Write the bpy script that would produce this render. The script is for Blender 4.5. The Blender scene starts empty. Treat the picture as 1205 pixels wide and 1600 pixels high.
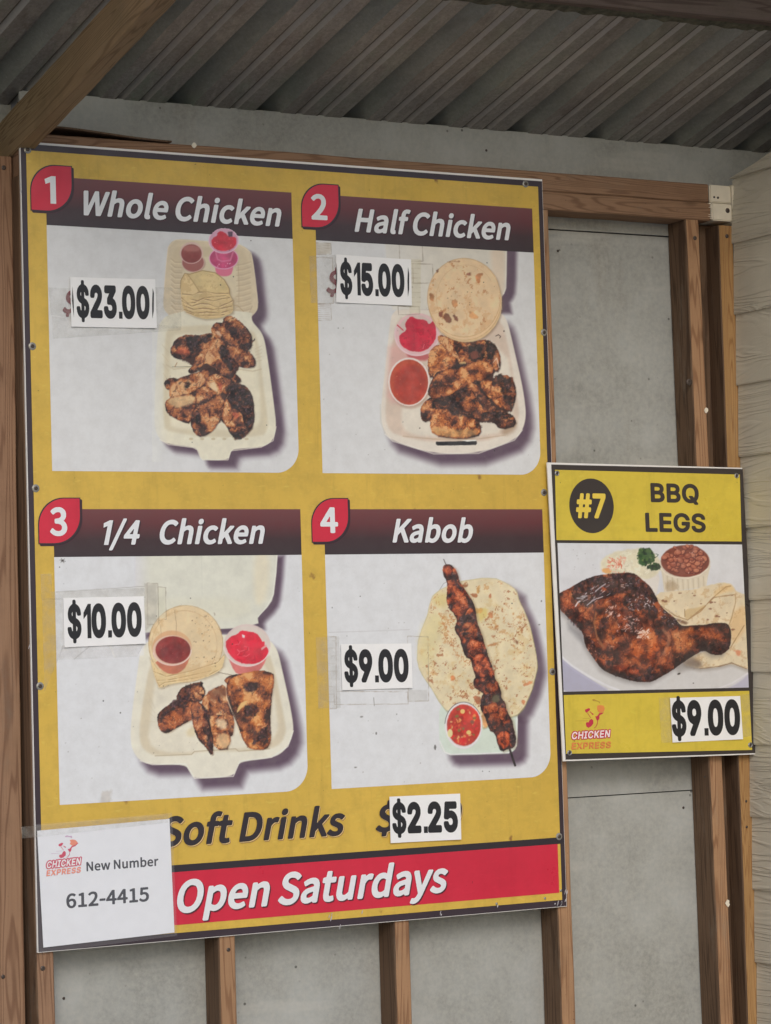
import bpy, bmesh, math, random
import numpy as np
from mathutils import Vector, Matrix
from mathutils.geometry import tessellate_polygon
random.seed(7)
SC = bpy.context.scene
COL = SC.collection
R = math.radians

# ---------------------------------------------------------------- camera
CAM = Vector((-1.69142887, -4.67432366, -1.03822357))
YAW, PIT, ROL, FPX = .489687605, .0562049537, -.0301654889, 3900.
_F = Vector((math.sin(YAW)*math.cos(PIT), math.cos(YAW)*math.cos(PIT), math.sin(PIT)))
_R0 = Vector((math.cos(YAW), -math.sin(YAW), 0)); _U0 = _R0.cross(_F)
_R = _R0*math.cos(ROL)+_U0*math.sin(ROL); _U = _U0*math.cos(ROL)-_R0*math.sin(ROL)
cd = bpy.data.cameras.new('camera'); cam = bpy.data.objects.new('camera', cd); COL.objects.link(cam)
cam.matrix_world = Matrix(((_R.x, _U.x, -_F.x, CAM.x), (_R.y, _U.y, -_F.y, CAM.y), (_R.z, _U.z, -_F.z, CAM.z), (0, 0, 0, 1)))
cd.sensor_fit = 'VERTICAL'; cd.sensor_height = 24; cd.lens = 24*FPX/1600
cd.clip_start = .05; cd.clip_end = 500
SC.camera = cam

# ---------------------------------------------------------------- sky and sun (overcast day, seen from under a porch roof)
W = bpy.data.worlds.new('World'); SC.world = W; W.use_nodes = True
nt = W.node_tree; bg = nt.nodes['Background']
sky = nt.nodes.new('ShaderNodeTexSky'); sky.sky_type = 'NISHITA'; sky.sun_disc = False
SUN_EL, SUN_AZ = R(32), R(200)      # azimuth clockwise from +Y
sky.sun_elevation = SUN_EL; sky.sun_rotation = SUN_AZ
sky.air_density = 1.0; sky.dust_density = 1.8; sky.ozone_density = 1.0
nt.links.new(sky.outputs[0], bg.inputs[0]); bg.inputs[1].default_value = .15
sl = bpy.data.lights.new('sun', 'SUN'); sun = bpy.data.objects.new('sun', sl); COL.objects.link(sun)
sl.energy = .95; sl.angle = R(22); sl.color = (1, .98, .955)
sd_ = Vector((math.sin(SUN_AZ)*math.cos(SUN_EL), math.cos(SUN_AZ)*math.cos(SUN_EL), math.sin(SUN_EL)))
sun.rotation_euler = sd_.to_track_quat('Z', 'Y').to_euler()
SC.view_settings.view_transform = 'Standard'; SC.view_settings.look = 'None'
SC.view_settings.gamma = 1; SC.view_settings.use_curve_mapping = False
SC.view_settings.exposure = -0.15

# ---------------------------------------------------------------- helpers
def ray(px, py):
    return _F + _R*((px-602.5)/FPX) - _U*((py-800)/FPX)
def at(px, py, Y=0.):               # the place on the plane y = Y
    d = ray(px, py); return CAM + d*((Y-CAM.y)/d.y)
def atx(px, py, X):
    d = ray(px, py); return CAM + d*((X-CAM.x)/d.x)
def atp(px, py, P0, N):
    d = ray(px, py); return CAM + d*((P0-CAM).dot(N)/d.dot(N))
def lin1(c):
    c /= 255.; return c/12.92 if c <= .04045 else ((c+.055)/1.055)**2.4
GAIN = 1.25
def lin(r, g, b, gain=None):
    k = GAIN if gain is None else gain
    return tuple(min(.9, lin1(v)*k) for v in (r, g, b))
def empty(name, loc, label=None, cat=None, group=None, kind=None):
    o = bpy.data.objects.new(name, None); COL.objects.link(o); hang(o, None, Matrix.Translation(Vector(loc)))
    o.empty_display_size = .05
    tag(o, label, cat, group, kind); return o
def tag(o, label=None, cat=None, group=None, kind=None):
    if label: o['label'] = label
    if cat: o['category'] = cat
    if group: o['group'] = group
    if kind: o['kind'] = kind
    return o
WM = {}                             # world matrix of every parent that is not at the origin
def hang(o, parent, M=None):
    M = M or Matrix.Identity(4)
    WM[o.name] = M
    if parent is not None:
        o.parent = parent
        o.matrix_parent_inverse = WM.get(parent.name, Matrix.Identity(4)).inverted()
    o.matrix_basis = M
    return o
def link(name, me, mat=None, parent=None, label=None):
    o = bpy.data.objects.new(name, me); COL.objects.link(o)
    if mat is not None and not me.materials: me.materials.append(mat)
    hang(o, parent)
    if label: o['label'] = label
    return o
def mesh(name, verts, faces, mat=None, parent=None, label=None, smooth=False):
    me = bpy.data.meshes.new(name); me.from_pydata([tuple(v) for v in verts], [], faces); me.update()
    if smooth:
        me.polygons.foreach_set('use_smooth', [True]*len(me.polygons))
    return link(name, me, mat, parent, label)

def newmat(name):
    m = bpy.data.materials.new(name); m.use_nodes = True
    return m, m.node_tree, m.node_tree.nodes['Principled BSDF']
def nn(nt, t, **k):
    n = nt.nodes.new(t)
    for a, v in k.items():
        if a in n.inputs: n.inputs[a].default_value = v
        else: setattr(n, a, v)
    return n
def coords(nt, scale=(1, 1, 1), loc=(0, 0, 0), rnd=True):
    tc = nn(nt, 'ShaderNodeTexCoord'); mp = nn(nt, 'ShaderNodeMapping')
    mp.inputs['Scale'].default_value = scale; mp.inputs['Location'].default_value = loc
    nt.links.new(tc.outputs['Object'], mp.inputs[0])
    if rnd:
        oi = nn(nt, 'ShaderNodeObjectInfo'); ml = nn(nt, 'ShaderNodeVectorMath', operation='MULTIPLY_ADD')
        cb = nn(nt, 'ShaderNodeCombineXYZ')
        for i in range(3): nt.links.new(oi.outputs['Random'], cb.inputs[i])
        nt.links.new(cb.outputs[0], ml.inputs[0]); ml.inputs[1].default_value = (31, 17, 53)
        nt.links.new(mp.outputs[0], ml.inputs[2]); return ml.outputs[0]
    return mp.outputs[0]
def noise(nt, vec, scale, detail=4, rough=.55, dist=0):
    n = nn(nt, 'ShaderNodeTexNoise'); n.inputs['Scale'].default_value = scale
    n.inputs['Detail'].default_value = detail; n.inputs['Roughness'].default_value = rough
    n.inputs['Distortion'].default_value = dist
    nt.links.new(vec, n.inputs['Vector']); return n.outputs['Fac']
def ramp(nt, fac, stops):
    r = nn(nt, 'ShaderNodeValToRGB'); e = r.color_ramp.elements
    while len(e) < len(stops): e.new(.5)
    for i, (p, c) in enumerate(stops):
        e[i].position = p; e[i].color = (c, c, c, 1) if isinstance(c, (int, float)) else tuple(c)+(1,)
    nt.links.new(fac, r.inputs[0]); return r.outputs[0]
def mix(nt, fac, a, b, mode='MIX'):
    m = nn(nt, 'ShaderNodeMix', data_type='RGBA', blend_type=mode)
    for s, v in ((0, fac), (6, a), (7, b)):
        if isinstance(v, (int, float)): m.inputs[s].default_value = v if s == 0 else (v, v, v, 1)
        elif isinstance(v, tuple): m.inputs[s].default_value = v+(1,)
        else: nt.links.new(v, m.inputs[s])
    return m.outputs[2]
def bump(nt, bsdf, h, strength, dist=.001):
    b = nn(nt, 'ShaderNodeBump'); b.inputs['Strength'].default_value = strength
    b.inputs['Distance'].default_value = dist
    nt.links.new(h, b.inputs['Height']); nt.links.new(b.outputs[0], bsdf.inputs['Normal'])

def plain(name, col, rough=.5, metal=0, var=.08, spec=.5, alpha=None, vscale=40):
    m, t, b = newmat(name)
    v = coords(t, rnd=False)
    n = noise(t, v, vscale, 5)
    c = mix(t, ramp(t, n, [(.3, 0.), (.7, 1.)]), tuple(x*(1-var) for x in col), tuple(min(1, x*(1+var)) for x in col))
    t.links.new(c, b.inputs['Base Color'])
    b.inputs['Roughness'].default_value = rough; b.inputs['Metallic'].default_value = metal
    b.inputs['Specular IOR Level'].default_value = spec
    if alpha is not None: b.inputs['Alpha'].default_value = alpha
    return m

def vinyl(name, col, dirt=.25, rough=.38, scratch=0., fleck=lin(120, 80, 45)):
    """printed vinyl: flat ink with grime, brown spots and fly specks"""
    m, t, b = newmat(name)
    v = coords(t, rnd=False)
    c = mix(t, ramp(t, noise(t, v, 3.2, 5, .6), [(.35, 0.), (.75, 1.)]), col, tuple(x*.84 for x in col))
    c = mix(t, ramp(t, noise(t, v, 26, 6, .7), [(.45, 0.), (.8, dirt)]), c, tuple(x*.62 for x in col))
    c = mix(t, ramp(t, noise(t, coords(t, (1, 1, .07), rnd=False), 34, 5, .7), [(.56, 0.), (.74, dirt*.9)]), c, tuple(x*.66 for x in col))
    c = mix(t, ramp(t, noise(t, coords(t, (.3, 1, 1), rnd=False), 120, 3, .6), [(.60, 0.), (.75, dirt*.7)]), c, tuple(min(.8, x*1.25+.03) for x in col))
    vo = nn(t, 'ShaderNodeTexVoronoi'); vo.inputs['Scale'].default_value = 16; vo.inputs['Randomness'].default_value = 1
    ds = nn(t, 'ShaderNodeVectorMath', operation='ADD')
    nv = nn(t, 'ShaderNodeTexNoise'); nv.inputs['Scale'].default_value = 60; t.links.new(v, nv.inputs['Vector'])
    sc = nn(t, 'ShaderNodeVectorMath', operation='SCALE'); sc.inputs['Scale'].default_value = .02
    t.links.new(nv.outputs['Color'], sc.inputs[0]); t.links.new(v, ds.inputs[0]); t.links.new(sc.outputs[0], ds.inputs[1])
    t.links.new(ds.outputs[0], vo.inputs['Vector'])
    sp = ramp(t, vo.outputs['Distance'], [(.05, dirt*1.4), (.13, 0.)])
    gate = ramp(t, noise(t, v, 9, 2), [(.52, 0.), (.58, 1.)])
    c = mix(t, mix(t, 1., sp, gate, 'MULTIPLY'), c, fleck)
    vo2 = nn(t, 'ShaderNodeTexVoronoi'); vo2.inputs['Scale'].default_value = 75; t.links.new(ds.outputs[0], vo2.inputs['Vector'])
    sp2 = ramp(t, vo2.outputs['Distance'], [(.07, .8), (.11, 0.)])
    gate2 = ramp(t, noise(t, v, 14, 3), [(.6, 0.), (.66, 1.)])
    c = mix(t, mix(t, 1., sp2, gate2, 'MULTIPLY'), c, tuple(x*.3 for x in col))
    if scratch:
        s = nn(t, 'ShaderNodeMapping'); s.inputs['Scale'].default_value = (1, 1, 6); s.inputs['Rotation'].default_value = (0, .5, 0)
        t.links.new(v, s.inputs[0])
        c = mix(t, ramp(t, noise(t, s.outputs[0], 22, 8, .8), [(.66, 0.), (.72, scratch)]), c, (.45, .44, .46))
    t.links.new(c, b.inputs['Base Color'])
    t.links.new(ramp(t, noise(t, v, 12, 4), [(.3, rough-.08), (.7, rough+.14)]), b.inputs['Roughness'])
    bump(t, b, noise(t, v, 3.2, 3), .35, .008)
    return m

def wood(name, a, b_, dark, rough=.75, gscale=1., stain=None, ringd=1.0):
    """sawn lumber; the board's length runs along its local Z"""
    m, t, b = newmat(name)
    v = coords(t, (1, 1, .045))
    vl = coords(t, (1, 1, .16))
    # growth rings cut lengthwise: bands of a stretched, distorted field
    f1 = noise(t, v, 15*gscale, 3, .45, .35)
    mul = nn(t, 'ShaderNodeMath', operation='MULTIPLY'); mul.inputs[1].default_value = 150*ringd; t.links.new(f1, mul.inputs[0])
    sn = nn(t, 'ShaderNodeMath', operation='SINE'); t.links.new(mul.outputs[0], sn.inputs[0])
    rings = ramp(t, sn.outputs[0], [(0., 0.), (.5, .15), (.95, .8)])
    fine = noise(t, coords(t, (1, 1, .02)), 420, 4, .6)
    c = mix(t, rings, a, dark)
    c = mix(t, ramp(t, noise(t, vl, 5, 4), [(.35, 0.), (.7, .8)]), c, mix(t, rings, b_, dark))
    c = mix(t, ramp(t, fine, [(.4, 0.), (.75, .35)]), c, dark)
    c = mix(t, ramp(t, noise(t, coords(t), 9, 6, .65), [(.5, 0.), (.8, .45)]), c, stain or tuple(x*.45 for x in b_))
    # knots
    vo = nn(t, 'ShaderNodeTexVoronoi'); vo.inputs['Scale'].default_value = 5.5
    t.links.new(coords(t, (1, 1, .7)), vo.inputs['Vector'])
    c = mix(t, ramp(t, vo.outputs['Distance'], [(.05, .9), (.09, .35), (.12, 0.)]), c, tuple(x*.35 for x in dark))
    c = mix(t, ramp(t, noise(t, coords(t, (1, 1, .3)), 16, 6, .75), [(.55, 0.), (.7, .4)]), c, lin(120, 112, 100))
    c = mix(t, ramp(t, noise(t, coords(t), 190, 3, .7), [(.68, 0.), (.74, .7)]), c, lin(40, 30, 26))
    oi = nn(t, 'ShaderNodeObjectInfo'); c = mix(t, ramp(t, oi.outputs['Random'], [(0., 0.), (1., .35)]), c, tuple(x*.6 for x in b_))
    c = mix(t, 1., c, (1., .96, .93), 'MULTIPLY')
    t.links.new(c, b.inputs['Base Color']); b.inputs['Roughness'].default_value = rough
    b.inputs['Specular IOR Level'].default_value = .25
    hh = nn(t, 'ShaderNodeMath', operation='ADD'); t.links.new(rings, hh.inputs[0]); t.links.new(fine, hh.inputs[1])
    bump(t, b, hh.outputs[0], .5, .0007)
    return m

# ------ beams: local Z along the length, cross-section given by two world directions
def beam(name, P0, P1, right, wid, dep, mat, parent=None, label=None, seg=14, wob=.0008, bev=.0025, notch=None):
    """box from P0 to P1 (front-left edge line); 'right' is the direction of the width; depth goes away (+y side)"""
    P0 = Vector(P0); P1 = Vector(P1); z = (P1-P0); L = z.length; z.normalize()
    x = Vector(right); x = (x - z*x.dot(z)).normalized(); y = z.cross(x)
    rnd = random.Random(sum(map(ord, name)) + int(L*1000) + int(P0.x*1000))
    rings = []; verts = []; faces = []
    sec = [(bev, 0), (wid-bev, 0), (wid, bev), (wid, dep-bev), (wid-bev, dep), (bev, dep), (0, dep-bev), (0, bev)]
    for i in range(seg+1):
        k = i/seg
        ox = rnd.uniform(-wob, wob) if 0 < i < seg else 0; oy = rnd.uniform(-wob, wob) if 0 < i < seg else 0
        for (a, b) in sec: verts.append((a+ox, b+oy, k*L))
    for i in range(seg):
        for j in range(8):
            a = i*8+j; b = i*8+(j+1) % 8; faces.append((a, b, b+8, a+8))
    faces.append(tuple(range(7, -1, -1))); faces.append(tuple(seg*8+j for j in range(8)))
    me = bpy.data.meshes.new(name); me.from_pydata(verts, [], faces); me.update(); me.materials.append(mat)
    o = bpy.data.objects.new(name, me); COL.objects.link(o)
    M = Matrix(((x.x, y.x, z.x, P0.x), (x.y, y.y, z.y, P0.y), (x.z, y.z, z.z, P0.z), (0, 0, 0, 1)))
    hang(o, parent, M)
    if label: o['label'] = label
    return o
def box(name, lo, hi, mat, parent=None, label=None):
    x0, y0, z0 = lo; x1, y1, z1 = hi
    V = [(x0, y0, z0), (x1, y0, z0), (x1, y1, z0), (x0, y1, z0), (x0, y0, z1), (x1, y0, z1), (x1, y1, z1), (x0, y1, z1)]
    F = [(0, 1, 5, 4), (1, 2, 6, 5), (2, 3, 7, 6), (3, 0, 4, 7), (4, 5, 6, 7), (0, 3, 2, 1)]
    return mesh(name, V, F, mat, parent, label)
def plate(name, pts, th, mat, parent=None, label=None, yoff=0.):
    """polygon (list of world points on a y-plane) given the thickness th, front face pushed yoff towards the viewer"""
    f = [Vector((p[0], p[1]-yoff-th, p[2])) for p in pts]; b = [Vector((p[0], p[1]-yoff, p[2])) for p in pts]
    n = len(f); tr = tessellate_polygon([f])
    F = [tuple(t) for t in tr] + [(i, (i+1) % n, (i+1) % n+n, i+n) for i in range(n)]
    return mesh(name, f+b, F, mat, parent, label)
def sheet(name, loops, y, mat, parent=None, label=None):
    """flat ink: one or more outlines (x, z) on the plane y"""
    pl = [[Vector((p[0], y, p[1])) for p in L] for L in loops]
    tr = tessellate_polygon(pl); V = [v for L in pl for v in L]
    F = []
    for t in tr:
        a, b, c = (V[i] for i in t); n = (b-a).cross(c-a)
        if n.length < 1e-12: continue
        F.append(tuple(t) if n.y < 0 else tuple(reversed(t)))
    return mesh(name, V, F, mat, parent, label)
def pxz(pts, Y=0.):
    return [(p.x, p.z) for p in (at(x, y, Y) for x, y in pts)]

# ================================================================ materials of the building
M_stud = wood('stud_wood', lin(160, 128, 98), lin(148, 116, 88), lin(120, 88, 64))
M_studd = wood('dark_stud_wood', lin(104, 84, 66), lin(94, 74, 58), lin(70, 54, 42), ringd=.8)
M_yel = wood('yellow_pine', lin(170, 138, 94), lin(160, 124, 80), lin(128, 92, 56), ringd=1.6)
M_head = wood('header_wood', lin(148, 120, 96), lin(136, 108, 86), lin(104, 78, 60), ringd=1.3)
M_post = wood('post_wood', lin(150, 122, 98), lin(138, 108, 86), lin(108, 80, 62), ringd=.7)
M_raft = wood('rafter_wood', lin(146, 130, 98), lin(134, 106, 82), lin(98, 80, 58), ringd=1.1, stain=lin(70, 72, 48))
M_cream = plain('cream_paint', lin(206, 198, 180), .6, var=.06)
M_nail = plain('rusty_steel', (.10, .08, .07), .5, .7)
M_zinc = plain('zinc_screw', (.42, .42, .42), .4, .9)
M_felt = plain('tar_paper', (.02, .02, .022), .8)
M_dark = plain('dark_gap', (.01, .01, .01), .9)

def cement():
    m, t, b = newmat('cement_board')
    v = coords(t, rnd=False); base = lin(162, 164, 161)
    c = mix(t, ramp(t, noise(t, v, 6, 5, .6), [(.3, 0.), (.7, 1.)]), base, lin(134, 135, 130))
    c = mix(t, ramp(t, noise(t, v, 2.4, 6, .7), [(.46, 0.), (.66, .55)]), c, lin(122, 122, 116))
    c = mix(t, ramp(t, noise(t, coords(t, (1, 1, .2), (3, 1, 2), rnd=False), 7, 6, .7), [(.58, 0.), (.75, .5)]), c, lin(126, 122, 112))
    c = mix(t, ramp(t, noise(t, v, 90, 6, .75), [(.38, 0.), (.72, .55)]), c, lin(172, 170, 162))
    c = mix(t, ramp(t, noise(t, coords(t, (1, 1, .12), rnd=False), 60, 5, .7), [(.5, 0.), (.8, .2)]), c, lin(130, 130, 126))
    c = mix(t, ramp(t, noise(t, coords(t, (.25, 1, 1.6), rnd=False), 9, 4, .6), [(.6, 0.), (.72, .35)]), c, lin(178, 176, 168))
    vo = nn(t, 'ShaderNodeTexVoronoi'); vo.inputs['Scale'].default_value = 34; t.links.new(v, vo.inputs['Vector'])
    g = ramp(t, noise(t, v, 11, 2), [(.57, 0.), (.62, 1.)])
    c = mix(t, mix(t, 1., ramp(t, vo.outputs['Distance'], [(.07, .85), (.13, 0.)]), g, 'MULTIPLY'), c, lin(72, 70, 66))
    t.links.new(c, b.inputs['Base Color']); b.inputs['Roughness'].default_value = .85; b.inputs['Specular IOR Level'].default_value = .2
    bump(t, b, noise(t, v, 140, 5, .7), .35, .0012); return m
M_cem = cement()

def siding_mat():
    m, t, b = newmat('painted_siding')
    v = coords(t, rnd=True); base = lin(184, 177, 160)
    g = coords(t, (1, .10, 1))
    f1 = noise(t, g, 9, 3, .5, 1.2)
    mul = nn(t, 'ShaderNodeMath', operation='MULTIPLY'); mul.inputs[1].default_value = 110; t.links.new(f1, mul.inputs[0])
    sn = nn(t, 'ShaderNodeMath', operation='SINE'); t.links.new(mul.outputs[0], sn.inputs[0])
    c = mix(t, ramp(t, noise(t, v, 7, 5), [(.35, 0.), (.75, .8)]), base, tuple(x*.84 for x in base))
    c = mix(t, ramp(t, noise(t, coords(t, (1, .3, 1)), 60, 6, .7), [(.62, 0.), (.8, .5)]), c, tuple(x*.5 for x in base))
    t.links.new(c, b.inputs['Base Color']); b.inputs['Roughness'].default_value = .55; b.inputs['Specular IOR Level'].default_value = .35
    gate = mix(t, 1., ramp(t, sn.outputs[0], [(0., 0.), (1., 1.)]), ramp(t, noise(t, v, 3, 2), [(.3, .3), (.7, 1.)]), 'MULTIPLY')
    bump(t, b, mix(t, .45, gate, noise(t, coords(t, (1, .2, 1)), 45, 6, .75)), 1., .003); return m
M_sid = siding_mat()

def roof_mat():
    m, t, b = newmat('weathered_roof_metal')
    v = coords(t, rnd=False)
    along = coords(t, (1, .06, 1), rnd=False)
    c = mix(t, ramp(t, noise(t, v, 5, 5, .6), [(.3, 0.), (.7, 1.)]), lin(142, 139, 135), lin(118, 114, 110))
    c = mix(t, ramp(t, noise(t, v, 130, 6, .8), [(.40, 0.), (.75, .7)]), c, lin(84, 76, 70))
    c = mix(t, ramp(t, noise(t, v, 240, 3, .8), [(.60, 0.), (.72, .6)]), c, lin(176, 172, 164))
    c = mix(t, ramp(t, noise(t, along, 70, 5, .6), [(.5, 0.), (.75, .5)]), c, lin(160, 154, 146))
    c = mix(t, ramp(t, noise(t, along, 30, 5, .6), [(.55, 0.), (.75, .5)]), c, lin(84, 70, 66))
    gr = mix(t, 1., ramp(t, noise(t, coords(t, (1, .25, 1), rnd=False), 6, 4, .7), [(.50, 0.), (.66, .7)]), ramp(t, noise(t, v, 60, 6, .8), [(.35, .2), (.6, 1.)]), 'MULTIPLY')
    tc = nn(t, 'ShaderNodeTexCoord'); sx = nn(t, 'ShaderNodeSeparateXYZ'); t.links.new(tc.outputs['Object'], sx.inputs[0])
    mr = nn(t, 'ShaderNodeMapRange'); mr.inputs[1].default_value = 1.2; mr.inputs[2].default_value = -.1
    mr.inputs[3].default_value = .3; mr.inputs[4].default_value = 1.; t.links.new(sx.outputs[0], mr.inputs[0])
    c = mix(t, mix(t, 1., gr, mr.outputs[0], 'MULTIPLY'), c, lin(104, 130, 106))
    t.links.new(c, b.inputs['Base Color']); b.inputs['Roughness'].default_value = .42; b.inputs['Metallic'].default_value = .3
    b.inputs['Specular IOR Level'].default_value = .5
    bump(t, b, noise(t, v, 70, 5, .7), .2, .001); return m
M_roof = roof_mat()
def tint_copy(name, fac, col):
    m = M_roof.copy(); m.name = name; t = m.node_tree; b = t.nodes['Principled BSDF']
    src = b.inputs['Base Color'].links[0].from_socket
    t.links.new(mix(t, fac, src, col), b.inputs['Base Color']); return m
M_crest = tint_copy('lit_rib_crest', .55, lin(168, 164, 158))  # painted light: brighter slope so the minor ribs stand out
M_crease = tint_copy('shaded_rib_crease', .75, lin(56, 48, 44))  # painted shade: dark line along the foot of each minor rib
M_algae = tint_copy('lit_algae_film', .4, lin(126, 134, 124))  # algae tint, greyed to paint in the lit far slope of major ribs

# ================================================================ ground and far side (unseen, they carry the bounced light)
GZ = -2.72
def ground():
    m, t, b = newmat('concrete_ground'); v = coords(t, rnd=False)
    c = mix(t, ramp(t, noise(t, v, 1.3, 6), [(.3, 0.), (.7, 1.)]), (.36, .36, .35), (.28, .28, .27))
    t.links.new(c, b.inputs['Base Color']); b.inputs['Roughness'].default_value = .9
    o = mesh('ground', [(-150, -150, GZ), (150, -150, GZ), (150, 150, GZ), (-150, 150, GZ)], [(0, 1, 2, 3)], m)
    tag(o, kind='structure')
ground()

# ================================================================ the framed wall
wall = empty('wall', (.8, .1, GZ), 'unfinished wall of grey cement board on brown studs behind the menu boards', 'wall')
YB = .080
def cpanel(x0, x1, z0, z1, y, nm='cement_board'):
    return box(nm, (x0, y, z0), (x1, y+.008, z1), M_cem, wall)
s1 = (at(950, 364, YB).z, at(950, 1243, YB).z)
cpanel(.03, 2.6, s1[0]+.0015, at(600, 190, YB).z+.002, YB-.0012); cpanel(-1.2, 2.6, s1[1]+.0012, s1[0]-.0015, YB+.0008)
cpanel(-1.2, 2.6, GZ+.02, s1[1]-.0012, YB-.0006)

box('cement_board', (-1.2, .13, -.3), (.03, .138, at(5, 137.5, .13).z), M_cem, wall)
box('dark_backing', (.03, YB+.0092, GZ+.02), (2.6, YB+.013, at(600, 190, YB).z-.02), M_dark, wall)  # added dark backing, keeps sky light from leaking through the seams
box('eave_light_block', (.03, YB+.11, -.3), (2.6, YB+.13, .2), M_dark, wall)  # added dark box, blocks light behind the wall and blackens the rib ends
HZ0, HZ1, HZm = -.0665, .0185, -.0245
def stud(pxtop, pytop, pxbot, mat, label=None, w=.0375, side=None, Y=.006, dep=None, top=HZ0-.001):
    a = at(pxtop, pytop, Y); b = at(pxbot, 1500, Y)
    k = (a-b)/(a.z-b.z)
    P1 = a + k*(top-a.z); P0 = b + k*(GZ+.01-b.z)
    return beam('stud', P0, P1, (1, 0, 0), w, (dep or (YB-.0015-Y)), mat, wall, label)
def vstud(x, mat, **k):
    return beam('stud', (x, .0062, GZ+.01), (x, .0062, HZ0-.001), (1, 0, 0), .0375, YB-.0083, mat, wall, **k)
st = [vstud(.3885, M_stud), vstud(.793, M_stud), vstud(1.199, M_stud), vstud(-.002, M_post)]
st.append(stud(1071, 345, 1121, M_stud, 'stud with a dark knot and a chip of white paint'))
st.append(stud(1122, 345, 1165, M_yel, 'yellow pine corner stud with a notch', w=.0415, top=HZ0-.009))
# left sides of the studs coloured darker, for the lesser light they get
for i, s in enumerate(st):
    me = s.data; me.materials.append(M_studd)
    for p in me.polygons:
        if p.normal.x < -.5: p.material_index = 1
beam('blocking_board', (1.638, .058, GZ+.01), (1.632, .058, HZ0-.001), (1, 0, 0), .10, .018, M_studd, wall, 'dark board behind the corner studs')
# top plates
beam('top_plate', (.002, .006, HZ1+.002), (1.672, .006, HZ1), (0, 0, -1), .0428, .073, M_head, wall, 'upper header board', seg=20)
beam('top_plate', (.002, .0045, HZm+.001), (1.675, .0045, HZm-.0005), (0, 0, -1), .0415, .0745, M_head, wall, 'lower header board', seg=20)
def rough_block(name, lo, hi, lab):
    bm = bmesh.new(); bmesh.ops.create_cube(bm, size=1)
    for v in bm.verts:
        for i in range(3): v.co[i] = lo[i] if v.co[i] < 0 else hi[i]
    bmesh.ops.bevel(bm, geom=bm.edges, offset=.0025, segments=2, affect='EDGES')
    me = bpy.data.meshes.new(name); bm.to_mesh(me); bm.free(); return link(name, me, M_cream, wall, lab)
rough_block('painted_block', (1.6755, .004, HZm+.001), (1.735, .078, HZ1-.001), 'cream painted end of the upper header')
rough_block('painted_block', (1.6785, .002, HZ0+.001), (1.735, .078, HZm-.001), 'cream painted end of the lower header')
rough_block('corner_bead', (1.7355, -.002, HZ0-.004), (1.7435, .078, HZ1+.0015), 'cream caulk bead at the corner')
# streaks of paint dragged over the brown header
for i in range(9):
    z = HZ0+.004+i*.0042; w = random.uniform(.004, .016)
    sheet('paint_streak', [[(1.6775, z), (1.6775-w, z+.001), (1.6775, z+random.uniform(.002, .0045))]], .0036, M_cream, wall)
def screw(x, z, y, r=.0042, mat=None, parent=None, name='screw'):
    bm = bmesh.new(); n = 12
    prof = [(r, 0), (r*.96, .0008), (r*.6, .0016), (r*.42, .0016), (r*.36, .0008), (0, .0006)]
    rings = [[bm.verts.new((x+math.cos(a*2*math.pi/n)*q, y-h, z+math.sin(a*2*math.pi/n)*q)) for a in range(n)] for q, h in prof[:-1]]
    c = bm.verts.new((x, y-prof[-1][1], z))
    for A, B in zip(rings, rings[1:]):
        for i in range(n): bm.faces.new((A[i], A[(i+1) % n], B[(i+1) % n], B[i]))
    for i in range(n): bm.faces.new((rings[-1][i], rings[-1][(i+1) % n], c))
    me = bpy.data.meshes.new(name); bm.to_mesh(me); bm.free(); return link(name, me, mat or M_nail, parent or wall)
for (x, y, Y, r) in ((357, 1484, .0062, .0042), (67, 1513, .0062, .005), (5, 1526, .0445, .004), (6, 262, .0445, .005), (1077, 597, .006, .008),
                     (1137, 329, .002, .006), (1136, 369, .005, .005), (1086, 372, .0055, .005), (1166, 1252, .005, .003), (1167, 1292, .005, .003),
                     (1101, 1214, .0055, .002), (1116, 308, .0038, .0025), (1122, 309, .0038, .003)):
    p = at(x, y, Y); screw(p.x, p.z, Y, r, name='nail')
for (x, y) in ((872, 392), (1052, 500), (1068, 1262), (100, 1560), (760, 235)):
    p = at(x, y, YB-.0012); screw(p.x, p.z, YB-.0008, .003, M_nail, name='nail')
# chips of paint
for (x, y, s, Y) in ((1103, 641, .010, .0045), (1137, 1411, .010, .0045), (303, 227, .008, .004), (63, 95, 0, 0)):
    if not s: continue
    p = at(x, y, Y); L = [(p.x+math.cos(a)*s*random.uniform(.4, 1)*.8, p.z+math.sin(a)*s*random.uniform(.5, 1)) for a in np.linspace(0, 5.6, 8)]
    plate('paint_chip', [(a, Y, b) for a, b in L], .0012, M_cream, wall)
# warped strip of tar paper lying on the header
tv = []; 
for i in range(15):
    k = i/14; x = .03+k*.30; z = HZ1+.002+.013*math.exp(-((k-.15)/.5)**2); tv += [(x, .003, z), (x, .075, z+.002), (x, .003, z+.0035), (x, .075, z+.0055)]
tf = []
for i in range(14):
    a = i*4; tf += [(a, a+4, a+6, a+2), (a+1, a+3, a+7, a+5), (a+2, a+6, a+7, a+3), (a, a+1, a+5, a+4)]
mesh('warped_batten', tv, tf, M_studd, wall, 'thin warped strip of wood lying on the header')

# ================================================================ left post
pa = at(19, 250, .045); pb = at(40, 1590, .045); kk = (pa-pb)/(pa.z-pb.z)
P1 = pa+kk*(-.022-pa.z)-Vector((.14, 0, 0)); P0 = pb+kk*(GZ+.005-pb.z)-Vector((.14, 0, 0))
post = beam('post', P0, P1, (1, 0, 0), .14, .034, M_post, None, seg=20)
tag(post, 'brown wooden post at the left edge, under the slanting rafter', 'post')

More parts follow.
